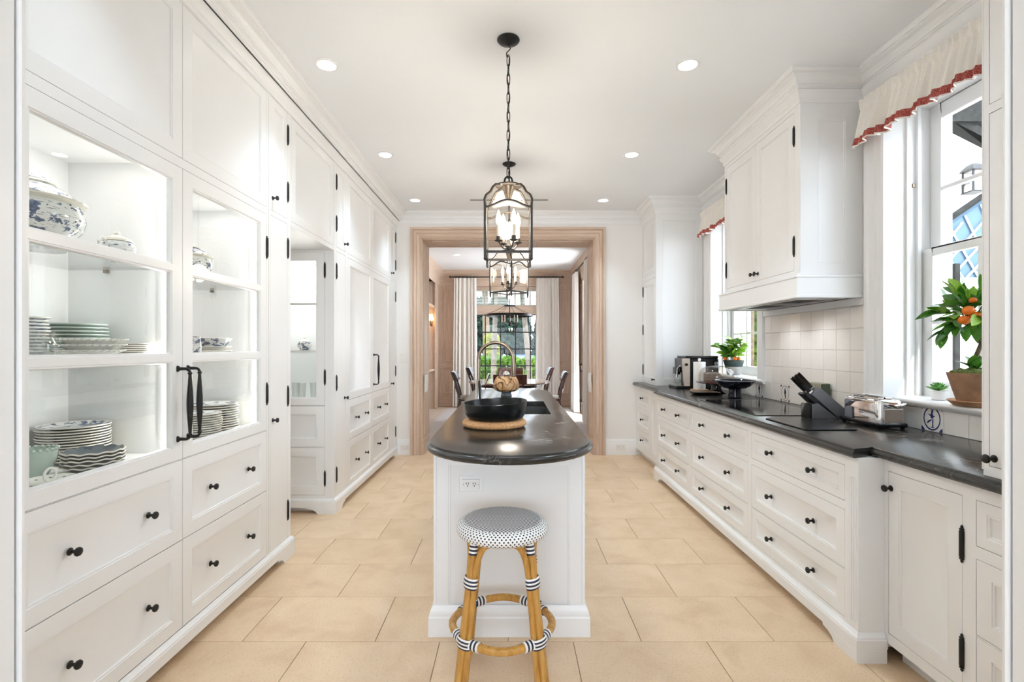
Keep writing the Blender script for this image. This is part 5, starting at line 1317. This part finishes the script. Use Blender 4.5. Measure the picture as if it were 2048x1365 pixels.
# flared dish, mug, pitcher, jade bowl, handled dish
ps = [('shell', L([(.0001, .042), (.075, .042), (.08, .046), (.105, .085), (.108, .088), (.104, .088), (.076, .052), (.0001, .049)], -1.70, 2.83, ZS2, 40), 'willow_china'), ('rim', L([(.1055, .087), (.1095, .088), (.107, .090), (.1045, .088)], -1.70, 2.83, ZS2, 40), 'cream_rim')]
vessel('flared_dish', 'blue and white flared dish on top of white serving plates', 'dish', -1.70, 2.83, ZS2+.042, ps)
x, y = -1.60, 2.50
t = vessel('mug', 'blue and white mug in front of the flared dish', 'mug', x, y, ZS2, [('body', L([(.0001, 0), (.038, 0), (.043, .01), (.045, .045), (.04, .085), (.044, .092), (.041, .092), (.037, .08), (.041, .04), (.0001, .008)], x, y, ZS2, 28), 'willow_china')])
part('handle', MB().tube([(x, y+.040, ZS2+.08), (x, y+.062, ZS2+.082), (x, y+.075, ZS2+.055), (x, y+.066, ZS2+.025), (x, y+.042, ZS2+.018)], .005, 8), 'porcelain', t)
x, y = -1.56, 1.655
t = vessel('glass_pitcher', 'small clear glass pitcher at the left end of shelf', 'pitcher', x, y, ZS2, [('body', L([(.0001, .002), (.03, 0), (.042, .02), (.044, .045), (.034, .07), (.04, .09), (.038, .09), (.032, .07), (.041, .045), (.039, .02), (.0001, .008)], x, y, ZS2, 28), 'vessel_glass')])
part('handle', MB().tube([(x, y+.036, ZS2+.078), (x, y+.062, ZS2+.08), (x, y+.072, ZS2+.05), (x, y+.06, ZS2+.024), (x, y+.042, ZS2+.026)], .004, 8), 'vessel_glass', t)
x, y = -1.707, 1.79
t = vessel('jade_bowl', 'pale jade glass bowl left of the scalloped dishes', 'bowl', x, y, ZF, [('shell', L([(.0001, 0), (.03, 0), (.034, .005), (.05, .035), (.062, .07), (.065, .105), (.062, .105), (.059, .07), (.047, .036), (.0001, .008)], x, y, ZF, 36), 'jade_glass')])
mb = MB()
for k in range(22):
    a = 2*PI*k/22; mb.sphere((x+.0635*math.cos(a), y+.0635*math.sin(a), ZF+.106), .0065, 8, 6)
part('beaded_rim', mb, 'jade_glass', t)
x, y = -1.568, 1.70
t = vessel('handled_dish', 'little cream dish with flower sprigs and ring handle at front', 'dish', x, y, ZF, [('shell', L([(.0001, 0), (.03, 0), (.06, .014), (.075, .022), (.074, .025), (.058, .018), (.0001, .008)], x, y, ZF, 32), 'porcelain')])
part('ring_handle', MB().tube([(x, y+.022*math.cos(a), ZF+.038+.022*math.sin(a)) for a in [2*PI*i/14 for i in range(14)]], .0045, 8, closed=True), 'porcelain', t)
part('post', MB().tube([(x, y, ZF+.006), (x, y, ZF+.02)], .006, 8), 'porcelain', t)
for k in range(9):
    a = 2*PI*k/9+.2; u = .056
    part('sprig', MB().sphere((x+u*math.cos(a), y+u*math.sin(a), ZF+.0175), .006, 8, 5, 1, .8, .25), 'delft_brown', t)
# in the passage display cabinet: glasses and a little tureen
def glass_(name, label, x, y, z, prof, group): vessel(name, label, 'glass', x, y, z, [('bowl', L(prof, x, y, z, 18), 'vessel_glass')], group)
FLUTE = [(.0001, .001), (.03, .001), (.03, .003), (.004, .007), (.0035, .08), (.015, .11), (.024, .16), (.022, .225), (.021, .225), (.022, .16), (.012, .115), (.0001, .10)]
TUMB = [(.0001, .0), (.026, 0), (.034, .15), (.033, .15), (.025, .008), (.0001, .006)]
for k, x in enumerate((-1.97, -1.90, -1.83, -1.76, -1.70, -1.655)): glass_('wine_glass', '%s stemmed glass from the left on the top shelf of passage cabinet' % ORD_[k], x, 4.33+.05*(k % 2), 1.754, FLUTE, 'stemmed glasses in the passage cabinet')
for k, x in enumerate((-1.96, -1.88, -1.80, -1.72)): glass_('tumbler', '%s clear tumbler from the left, low in the passage cabinet' % ORD_[k], x, 4.30+.06*(k % 2), .922, TUMB, 'tumblers in the passage cabinet')
sugar(-1.79, 4.33, 1.354, .9, 'small black and white lidded pot in passage display cabinet', 'pot')

# ================================================================== plants
def leaf_mesh(w=.5, fold=.12, droop=.12, n=6):
    vs = []; fs = []
    for i in range(n+1):
        t = i/n; r = w*.5*math.sin(PI*min(1, t**.85*.98+.01))**.72*(1-.1*t); z = -droop*t*t
        vs += [(t, -r, z+fold*r*2), (t, 0, z), (t, r, z+fold*r*2)]
    for i in range(n):
        for j in range(2): a = i*3+j; fs.append((a, a+1, a+4, a+3))
    return MB().add(vs, fs)
LM = {k: mesh_of('leaf', leaf_mesh(), k) for k in ('leaf_dark', 'leaf_mid', 'leaf_light')}
LSU = mesh_of('leaf', leaf_mesh(.42, .5, -.15), 'succulent')
def put_leaf(parent, me, p, az, el, ln, roll=0):
    o = inst('leaf', me, parent, p); o.rotation_mode = 'XYZ'
    o.rotation_euler = Euler((roll, -el, az), 'XYZ'); o.scale = (ln, ln, ln)
# kumquat tree in terracotta
kx, ky, kz = 2.262, 2.42, 1.096
kt = thing('potted_kumquat', 'small kumquat tree with orange fruit in terracotta pot on near sill', 'potted plant', (kx, ky, kz))
part('saucer', L([(.0001, 0), (.095, 0), (.118, .022), (.122, .024), (.117, .027), (.09, .01), (.0001, .01)], kx, ky, kz, 40), 'terracotta_light', kt)
part('pot', L([(.0001, .010), (.078, .010), (.085, .03), (.118, .145), (.121, .16), (.115, .16), (.11, .14), (.0001, .138)], kx, ky, kz, 40), 'terracotta', kt)
mb = MB()
rr_ = R.random
ms = [(.11, .145), (.10, .16), (.07, .172), (.03, .178), (.0001, .18)]
mb.lathe([(r, h+kz) for r, h in ms], (kx, ky, 0), 28, caps=False)
for k in range(70):
    a = R.uniform(0, 6.3); q = R.uniform(.02, .105); mb.sphere((kx+q*math.cos(a), ky+q*math.sin(a), kz+.175-.2*q*q/.105*.9), R.uniform(.008, .016), 6, 4)
part('moss', mb, 'moss', kt, 'mossy green topping of the pot', )
trunk = [(kx, ky, kz+.14), (kx-.012, ky+.01, kz+.22), (kx+.012, ky, kz+.30), (kx-.004, ky, kz+.38), (kx, ky, kz+.46)]
part('trunk', MB().tube(trunk, [.014, .011, .009, .008, .005], 8), 'bark', kt)
cc = Vector((kx-.045, ky+.0, kz+.435))
for k in range(20):
    a = k*2.4; e = -0.75+2.0*k/19; d = Vector((math.cos(a)*math.cos(e), math.sin(a)*math.cos(e), math.sin(e)))
    p1 = cc+d*R.uniform(.09, .13); part('twig', MB().tube([tuple(cc-Vector((0, 0, .05))), tuple(cc.lerp(p1, .5)+Vector((0, 0, .01))), tuple(p1)], [.004, .003, .002], 5), 'bark', kt)
    for j in range(8):
        q = cc.lerp(p1, .40+.1*j); az = a+R.uniform(-1.3, 1.3); el = e+R.uniform(-.7, .5)
        put_leaf(kt, LM[R.choice(['leaf_dark', 'leaf_dark', 'leaf_mid', 'leaf_mid', 'leaf_light'])], q, az, el, R.uniform(.070, .105), R.uniform(-.8, .8))
for fx_, fy_, fz_, s in ((2.135, 2.335, 1.552, 1), (2.125, 2.345, 1.508, 1), (2.165, 2.33, 1.528, .9), (2.16, 2.34, 1.60, .65), (2.25, 2.33, 1.54, 1)):
    part('fruit', MB().sphere((fx_, fy_, fz_), .025*s, 14, 10, 1, 1, .85), 'fruit_orange', kt)
for k in range(7):     # low sprigs at the foot
    put_leaf(kt, LM['leaf_dark'] if k % 2 else LM['leaf_mid'], (kx-.03+.02*math.cos(k), ky-.01, kz+.175), k*.95+2.2, R.uniform(.5, 1.1), .095)
# succulent
ux, uy, uz = 2.315, 2.705, 1.0955
su = thing('potted_succulent', 'little green succulent in a white pot on near windowsill', 'potted plant', (ux, uy, uz))
part('pot', L([(.0001, 0), (.030, 0), (.034, .004), (.038, .05), (.036, .05), (.03, .04), (.0001, .04)], ux, uy, uz, 28), 'ceramic_white', su)
part('soil', L([(.033, .041), (.0001, .046)], ux, uy, uz, 20), 'soil', su)
for k in range(20):
    put_leaf(su, LSU, (ux-.006, uy, uz+.048), k*2.4, .15+1.15*(k/20), .058-.012*(k/20), 0)
# far-window plant
qx, qy, qz = 2.30, 5.17, 1.0955
fp = thing('potted_kumquat', 'bushy fruiting plant in two-toned clay pot on far sill', 'potted plant', (qx, qy, qz))
part('pot', L([(.0001, 0), (.060, 0), (.066, .01), (.085, .085)], qx, qy, qz, 36), 'aged_pot', fp)
part('pot_band', L([(.085, .085), (.098, .13), (.103, .15), (.098, .15), (.09, .12), (.0001, .12)], qx, qy, qz, 36), 'dark_pot', fp)
part('soil', L([(.092, .122), (.0001, .13)], qx, qy, qz, 20), 'soil', fp)
for k, (dx, dy) in enumerate(((-.05, .05), (.0, -.02), (.03, -.05), (-.02, .0), (.04, .04))):
    top_ = Vector((qx+dx*1.8-.02, qy+dy*2.2, qz+.30+.05*(k % 3)))
    part('stem', MB().tube([(qx+dx*.6, qy+dy*.6, qz+.12), tuple(Vector((qx+dx, qy+dy, qz+.22))), tuple(top_)], .0035, 5), 'bark', fp)
    for j in range(20):
        q = Vector((qx+dx*.8, qy+dy*.8, qz+.19))  .lerp(top_, j/19); az = j*2.4+k; el = R.uniform(-.2, .7)
        put_leaf(fp, LM[R.choice(['leaf_mid', 'leaf_light', 'leaf_light', 'leaf_dark'])], q, az, el, R.uniform(.085, .13), R.uniform(-.9, .9))
for dx, dy, dz in ((-.07, .06, .175), (-.075, .02, .165), (-.05, .08, .20), (.02, -.07, .165), (-.02, -.075, .17)):
    part('fruit', MB().sphere((qx+dx, qy+dy, qz+dz), .021, 12, 8), 'fruit_orange', fp)

# ================================================================== curtains and valances
def valance(y0, y1, label):
    t = thing('valance', label, 'valance', (2.15, (y0+y1)/2, 2.6))
    n = 280; W_ = y1-y0
    rs = random.Random(int(y0*10))
    ph = [rs.uniform(0, 6.28) for _ in range(6)]
    rows = [2.905, 2.892, 2.878, 2.86, 2.842, 2.80, 2.74, 2.69, 2.645, 2.618]
    def pt(i, z, extra=0):
        s = i/n; y = y0+W_*s; k = (2.842-z)/.224
        pl = math.sin(s*84+ph[1]+1.6*math.sin(s*13+ph[2])); fine = math.sin(s*231+ph[5]+math.sin(s*31))
        if z > 2.85: # ruffled header
            up = (z-2.85)/.055; x = 2.158+(.004+.011*up)*math.sin(s*190+ph[0]+.9*math.sin(s*37))-.004*math.sin(up*PI)
        else:
            k = max(0, k)
            x = 2.163-.045*k+(.009+.022*k)*pl*(.7+.3*math.sin(s*23+ph[3]))+(.006+.003*k)*fine+.010*k*math.sin(s*29+ph[4])
        zz = z+(.010*k*math.sin(s*41+ph[4]) if z < 2.8 else 0)
        yy = y+(.06*k*((s-.5)*2) if z < 2.85 else 0)*.25
        return (x-extra, yy, zz)
    def sheet(zs, th=.003, e=0):
        a = [[pt(i, z, e) for i in range(n+1)] for z in zs]
        b = [[(p[0]+th, p[1], p[2]) for p in l] for l in a]
        m = MB(); loop = a+b[::-1]; loop.append(a[0])
        return m.loft(loop, False, False, closed=False)
    part('cloth', sheet(rows), 'valance_linen', t, sharp=60)
    part('braid', sheet([2.668, 2.645, 2.627], .006, .0025), 'red_braid', t, 'red woven braid along the lower edge', sharp=60)
    part('rod', MB().tube([(2.172, y0+.01, 2.86), (2.172, y1-.01, 2.86)], .008, 8), 'trim_paint', t)
    for y in (y0+.01, y1-.01): part('bracket', MB().box(2.165, XR-.0, y-.006, y+.006, 2.845, 2.875), 'trim_paint', t)
valance(1.80, 3.105, 'gathered white valance with red braid over the near window')
valance(4.345, 5.70, 'gathered white valance with red braid over the far window')
def curtain(name, label, p0, p1, z0, z1, folds, flare=.06, group=None, amp=.042):
    P0, P1 = Vector(p0), Vector(p1); d = (P1-P0); ln = d.length; u = d/ln; nrm = Vector((-u.y, u.x))
    t = thing(name, label, 'curtain', ((P0.x+P1.x)/2, (P0.y+P1.y)/2, z0), group)
    n = folds*10; zs = [z1, z1-.05, z1-.4, (z0+z1)/2, z0+.5, z0]; rc = random.Random(int(p0[0]*97+p0[1]*31)); fa, fb = rc.uniform(0, 6), rc.uniform(0, 6)
    def row(z, off):
        k = (z1-z)/(z1-z0); l = []
        for i in range(n+1):
            s = i/n; c = s-.5
            q = P0+u*(ln*(.5+c*(1+flare*k*2)))+nrm*((amp*(.7+.5*k))*(math.sin(s*folds*2*PI+1.3*math.sin(s*9+fa))+.35*math.sin(s*folds*4.6*PI+fb))+off)
            l.append((q.x, q.y, z))
        return l
    a = [row(z, 0) for z in zs]; b = [row(z, .006) for z in zs]
    part('drape', MB().loft(a+b[::-1]+[a[0]], False, False, closed=False), 'curtain_linen', t, sharp=70)
    hook = MB()
    for i in range(folds):
        q = P0+u*(ln*(i+.5)/folds)
        part('ring', MB().tube([(q.x+nrm.x*.02*math.cos(a_), q.y+nrm.y*.02*math.cos(a_), z1+.025+.022*math.sin(a_)) for a_ in [2*PI*j/10 for j in range(10)]], .004, 5, closed=True), 'black_iron', t)
    return t
curtain('curtain', 'white linen curtain left of the garden window', (-1.30, 11.45), (-.80, 11.45), .02, 2.965, 6)
curtain('curtain', 'white linen curtain right of the garden window', (.57, 11.45), (1.08, 11.45), .02, 2.965, 6)
curtain('curtain', 'white linen curtain on the right wall, nearer the garden window', (1.37, 10.45), (1.37, 11.0), .02, 2.965, 7)
curtain('curtain', 'white linen curtain on right wall, partly hidden by the oak jamb', (1.37, 8.75), (1.37, 9.25), .02, 2.965, 6)
def rod(label, a, b):
    t = thing('curtain_rod', label, 'curtain rod', a)
    part('pole', MB().tube([a, b], .014, 10), 'black_iron', t)
    for p in (a, b): part('finial', MB().sphere(p, .025, 10, 8), 'black_iron', t)
    w = Vector((0, .14, 0)) if abs(a[1]-b[1]) < .1 else Vector((.11, 0, 0))
    for k in (.08, .92):
        q = Vector(a).lerp(Vector(b), k); part('bracket', MB().tube([tuple(q), tuple(q+w)], .008, 6), 'black_iron', t)
rod('black curtain rod above the garden window', (-1.40, 11.46, 2.99), (1.18, 11.46, 2.99))
rod('black curtain rod along the right wall of dining room', (1.37, 8.65, 2.99), (1.37, 11.1, 2.99))
w4 = st('window_4', MB().box(DXR, DXR+.15, 9.2, 9.27, .1, 2.75).box(DXR, DXR+.15, 10.33, 10.4, .1, 2.75).box(DXR, DXR+.15, 9.2, 10.4, 0, .1), 'limed_oak_z')
for y in (9.5, 9.8, 10.1): part('muntin', MB().box(DXR+.05, DXR+.08, y-.012, y+.012, .1, 2.75), 'black_iron', w4)
for z in (.56, .95, 1.34, 1.73, 2.15): part('muntin', MB().box(DXR+.052, DXR+.078, 9.27, 10.33, z-.012, z+.012), 'black_iron', w4)
part('pane', MB().box(DXR+.062, DXR+.066, 9.27, 10.33, .1, 2.75), 'pane_glass', w4)

# ================================================================== dining furniture
tx, ty, tz = -.03, 9.25, .755
dt = thing('dining_table', 'round dining table with pale top and dark pedestal', 'table', (tx, ty, .013))
part('top', MB().lathe([(.68, .715), (.74, .725), (.755, .737), (.755, .748), (.745, .755), (.0001, .755)], (tx, ty, 0), 56), 'table_wood', dt)
part('apron', MB().lathe([(.60, .66), (.60, .716)], (tx, ty, 0), 40), 'dark_mahogany', dt)
part('pedestal', MB().lathe([(.24, .04), (.22, .08), (.10, .16), (.08, .35), (.11, .5), (.09, .6), (.22, .66)], (tx, ty, 0), 24), 'dark_mahogany', dt)
for k in range(4):
    a = k*PI/2+.6; part('claw_leg', MB().tube([(tx+.1*math.cos(a), ty+.1*math.sin(a), .16), (tx+.3*math.cos(a), ty+.3*math.sin(a), .10), (tx+.45*math.cos(a), ty+.45*math.sin(a), .035)], [.05, .04, .022], 8), 'dark_mahogany', dt)
def klismos(x, y, face, label, mat='mahogany', h=.92):
    """chair whose sitter looks along angle `face`"""
    t = thing('dining_chair', label, 'chair', (x, y, .013), 'klismos chairs round the dining table')
    Mx = Matrix.Translation((x, y, .013)) @ Matrix.Rotation(face-PI/2, 4, 'Z')
    def mb(): m = MB(); m.M = Mx; return m
    s = part('seat', mb().box(-.235, .235, -.22, .24, .415, .445), mat, t, bev=.01)
    part('cushion', mb().loft([[(-.225, -.205, .445), (.225, -.205, .445), (.235, .235, .445), (-.235, .235, .445)], [(-.23, -.21, .475), (.23, -.21, .475), (.24, .24, .475), (-.24, .24, .475)], [(-.19, -.17, .49), (.19, -.17, .49), (.2, .2, .49), (-.2, .2, .49)]]), 'zebra_fabric', t, 'zebra print seat cushion', sharp=50)
    for q in (-1, 1):
        part('leg', mb().loft([[(q*.215+a*w, .21+.02*k+b*w, z) for a, b in ((-1, -1), (1, -1), (1, 1), (-1, 1))] for k, (z, w) in enumerate(((.43, .022), (.25, .019), (.10, .017), (0, .018)))]), mat, t)
        post = [(.0, -.30, .016), (.2, -.235, .019), (.43, -.20, .024), (.60, -.225, .022), (.75, -.275, .021), (h, -.345, .019)]
        part('rear_leg', mb().loft([[(q*.21+a*.018, yy+b*w, z) for a, b in ((-1, -1), (1, -1), (1, 1), (-1, 1))] for z, yy, w in post]), mat, t)
    L_ = []
    for z, y0, th in ((h-.15, -.275, .012), (h-.14, -.28, .015), (h-.02, -.335, .017), (h+.01, -.35, .012)):
        a = [(xx, y0-.06*(1-(xx/.27)**2)+.03, z) for xx in [-.27+.54*i/10 for i in range(11)]]
        L_.append(a+[(p[0], p[1]+2*th, p[2]) for p in a[::-1]])
    part('crest_rail', mb().loft(L_), mat, t, sharp=45)
    part('cross_slat', mb().tube([(-.2, -.235, .55), (0, -.29, .66), (.2, -.275, .72)], .014, 6).tube([(.2, -.235, .55), (0, -.29, .66), (-.2, -.275, .72)], .014, 6), mat, t)
klismos(-.02, 8.30, PI/2, 'mahogany dining chair with its back to the kitchen')
klismos(-.02, 10.42, -PI/2, 'mahogany dining chair across the table, facing the kitchen')
klismos(-.72, 9.05, .05, 'dark dining chair on the left of table, nearer one', 'dark_mahogany')
klismos(.66, 9.05, PI-.05, 'reddish dining chair on the right of table, nearer one')
klismos(-.55, 10.25, -.02, 'dark dining chair on the left of table, by the curtain', 'dark_mahogany', .95)
klismos(.49, 10.20, PI+.02, 'dark dining chair on the right of table, by the curtain', 'dark_mahogany', .95)
# wall lamp in the shelf recess
sc_ = thing('wall_sconce', 'brass wall lamp with glowing shade in the dining room recess', 'wall lamp', (-1.78, 11.05, 1.97))
part('arm', MB().tube([(-1.78, 11.149, 1.92), (-1.78, 11.06, 1.91), (-1.78, 11.03, 1.97)], .008, 8), 'brushed_bronze', sc_)
part('shade', MB().lathe([(.075, 1.97), (.04, 2.11), (.037, 2.11), (.071, 1.97)], (-1.78, 11.03, 0), 20, caps=False), 'shade_glow', sc_)
part('back_plate', MB().box(-1.81, -1.75, 11.143, 11.149, 1.85, 1.99), 'brushed_bronze', sc_, bev=.002)
solo('serving_bowl', L([(.0001, 0), (.06, 0), (.11, .05), (.13, .08), (.125, .08), (.10, .05), (.0001, .01)], -1.85, 9.9, 2.311, 28), 'porcelain', 'white bowl on the high oak shelf of dining recess', 'bowl', (-1.85, 9.9, 2.311))

# ================================================================== outdoors
st('ground', MB().box(-40, 40, 11.8, 27, -.25, -.05).box(2.62, 40, -8, 11.8, -.25, -.05), 'paving')
st('water', MB().box(-120, 120, 27, 140, -.6, -.5), 'water')
def blobby(name, boxes, mat, label, cat, loc, n, rmin, rmax, seed, kind=None):
    rs = random.Random(seed); mb = MB()
    for k in range(n):
        x0, x1, y0, y1, z0, z1 = rs.choice(boxes)
        r = rs.uniform(rmin, rmax); c = (rs.uniform(x0, x1), rs.uniform(y0, y1), rs.uniform(z0, z1))
        i0 = len(mb.v); mb.sphere(c, r, 9, 6, 1, 1, .85)
        for v in mb.v[i0:]:
            d = v-Vector(c); v += d*rs.uniform(-.22, .22)
    return solo(name, mb, mat, label, cat, loc, kind=kind, sharp=20)
blobby('hedge', [(-6, 6, 20.6, 22, .0, .85)], 'hedge_leaf', 'long bright green clipped hedge beyond the terrace', 'hedge', (0, 21, -.05), 900, .16, .30, 3)
fence = thing('garden_fence', 'low black iron garden fence in front of the hedge', 'fence', (0, 19.5, -.05))
for z in (.02, .62): part('rail', MB().box(-5, 5, 19.49, 19.52, z, z+.035), 'black_iron', fence)
for k in range(80): part('picket', MB().box(-5+k*.125, -5+k*.125+.022, 19.495, 19.515, -.05, .72), 'black_iron', fence)
def palm(x0, y, x1, h, r, label, mat='trunk_pale'):
    t = thing('palm_tree', label, 'palm tree', (x0, y, -.05))
    pts = [(x0+(x1-x0)*(k/10)**1.2, y, -.05+h*k/10) for k in range(11)]
    m = MB(); m.tube(pts, [r*(1.25-.45*k/10) for k in range(11)], 10); part('trunk', m, mat, t)
    for k in range(12):
        a = 2*PI*k/12; c = Vector(pts[-1]); q = []
        for j in range(8): s = j/7; q.append(tuple(c+Vector((math.cos(a)*1.5*s, math.sin(a)*1.5*s, .8*s-1.7*s*s))))
        fr_ = MB(); Ls = []
        for j, p in enumerate(q):
            w = .30*math.sin(PI*(j+.6)/8.4); sd = Vector((-math.sin(a), math.cos(a), 0))*w
            Ls.append([tuple(Vector(p)-sd-Vector((0, 0, w*.7))), p, tuple(Vector(p)+sd-Vector((0, 0, w*.7)))])
        part('frond', fr_.loft(Ls, False, False, closed=False), 'leaf_dark', t)
palm(-.68, 19.0, -.48, 6.2, .085, 'pale straight palm trunk left of window centre')
palm(.70, 18.6, .05, 6.5, .085, 'leaning palm trunk right of window centre')
palm(1.02, 17.0, 1.0, 6.0, .16, 'palm trunk at the right edge of garden window', 'bark')
palm(-1.15, 24.0, -1.3, 5.2, .16, 'palm trunk behind the left curtain edge', 'bark')
blobby('garden_bush', [(-1.05, -.75, 22.8, 23.4, .6, 1.9)], 'bush_yellow', 'yellow green bush rising above the hedge', 'bush', (-.9, 23, -.05), 60, .16, .28, 5)
rsT = random.Random(11)
LABT = ['dark bushy tree on the far shore, %s of four' % q for q in ('leftmost', 'second from left', 'third from left', 'rightmost')]
for k, (x, y, hh, wd) in enumerate(((-8.5, 122, 13, 3.2), (-2.6, 106, 11.5, 2.6), (2.2, 134, 11, 2.8), (8.2, 120, 8.5, 2.8))):
    t = thing('tree', LABT[k], 'tree', (x, y, -.5), 'trees on the far shore')
    part('trunk', MB().tube([(x, y, -.5), (x+.4, y, hh*.5)], [.6, .4], 8), 'bark', t)
    mb = MB()
    for j in range(420):
        a = rsT.uniform(0, 6.28); z = rsT.uniform(-.2, hh); q = wd*math.sqrt(rsT.random())*(1.15-.55*(z/hh)**2)
        c = (x+q*math.cos(a), y+q*math.sin(a), max(0, z)); i0 = len(mb.v); mb.sphere(c, rsT.uniform(.35, .8), 7, 5)
        for v in mb.v[i0:]: v += (v-Vector(c))*rsT.uniform(-.35, .35)
    part('crown', mb, 'tree_far', t, sharp=20)
# beside the kitchen windows: pale wing, dark beam, stair rail with lattice, lantern
st('sun_block', MB().box(2.62, 3.2, -2, YB, 3.3, 3.42), 'exterior_wall')  # unseen overhang added to block direct sun from the kitchen windows
st('wall_exterior', MB().box(4.6, 11, 6.5, 6.7, -.05, 6.5), 'exterior_wall')
st('wall_exterior', MB().box(4.2, 14, 14, 14.3, -.05, 6.5), 'exterior_wall')
st('column', MB().box(2.85, 3.02, 3.42, 3.46, -.05, 3.29).box(2.845, 3.025, 3.415, 3.465, -.05, .2), 'exterior_wall', bev=.004)
st('beam', MB().box(3.9, 6.5, 4.95, 5.15, 3.62, 3.86).prism([(4.40, 3.63), (4.62, 3.63), (5.25, 2.98), (5.25, 3.2)], 'y', 4.98, 5.12), 'exterior_dark')
sta = thing('stair_rail', 'dark sloping stair rail over white lattice outside the near window', 'railing', (4.6, 5.05, -.05))
part('handrail', MB().tube([(4.0, 5.0, 2.405), (5.6, 5.0, 3.50)], .03, 8), 'exterior_dark', sta)
part('newel_post', MB().box(4.33, 4.385, 4.88, 4.94, -.05, 2.2), 'exterior_dark', sta, bev=.004)
part('panel', MB().prism([(4.05, 2.05), (4.05, 2.40), (5.6, 3.46), (5.6, 2.05)], 'y', 5.06, 5.08), 'shaded_blue', sta)  # pale panel painted in its shaded blue tone
for k in range(9):
    x = 4.1+.16*k; zt_ = 2.40+.684*(x-4.05)
    part('lattice_bar', MB().tube([(x, 5.03, 2.08), (min(5.6, x+.62*(zt_-2.08)/.5), 5.03, min(3.4, zt_+.2))], .012, 4), 'lattice_white', sta)
    part('lattice_bar', MB().tube([(x+.3, 5.045, 2.08), (x, 5.045, zt_-.05)], .012, 4), 'lattice_white', sta)
part('bottom_rail', MB().box(4.05, 5.6, 5.02, 5.06, 2.03, 2.08), 'lattice_white', sta)
wlx, wly, wlz = 5.88, 6.36, 3.36
wl_ = thing('wall_lantern', 'black wall lantern on the pale outside wall', 'wall lamp', (wlx, wly, wlz))
part('frame', MB().box(wlx-.08, wlx-.065, wly-.08, wly-.065, wlz, wlz+.26).box(wlx+.065, wlx+.08, wly-.08, wly-.065, wlz, wlz+.26).box(wlx-.08, wlx-.065, wly+.065, wly+.08, wlz, wlz+.26).box(wlx+.065, wlx+.08, wly+.065, wly+.08, wlz, wlz+.26).box(wlx-.085, wlx+.085, wly-.085, wly+.085, wlz-.015, wlz), 'black_iron', wl_)
part('cap', MB().loft([[(wlx+a*w, wly+b*w, z) for a, b in ((-1, -1), (1, -1), (1, 1), (-1, 1))] for w, z in ((.10, wlz+.26), (.09, wlz+.28), (.05, wlz+.34), (.02, wlz+.36))]), 'black_iron', wl_)
part('glass', MB().box(wlx-.068, wlx+.068, wly-.068, wly+.068, wlz+.002, wlz+.258), 'smoke_glass', wl_)
part('bracket', MB().box(wlx-.02, wlx+.02, wly+.07, 6.499, wlz+.12, wlz+.16), 'black_iron', wl_)
tk = thing('tree', 'grey mottled tree trunk outside the far window', 'tree', (3.6, 7.5, -.05))
part('trunk', MB().tube([(3.6, 7.5, -.05), (3.6, 7.5, 1.5), (3.62, 7.52, 3.2)], [.05, .04, .035], 9), 'bark', tk)
for k in range(16):
    a = k*2.4; put_leaf(tk, LM['leaf_mid'], (3.62, 7.52, 2.9+.02*k), a, R.uniform(-.3, .8), .5)
blobby('hedge', [(4.02, 4.16, 8.1, 8.4, 0, 2.4)], 'hedge_leaf', 'narrow tall green hedge outside the far window', 'hedge', (4.1, 8.2, -.05), 90, .08, .15, 8)
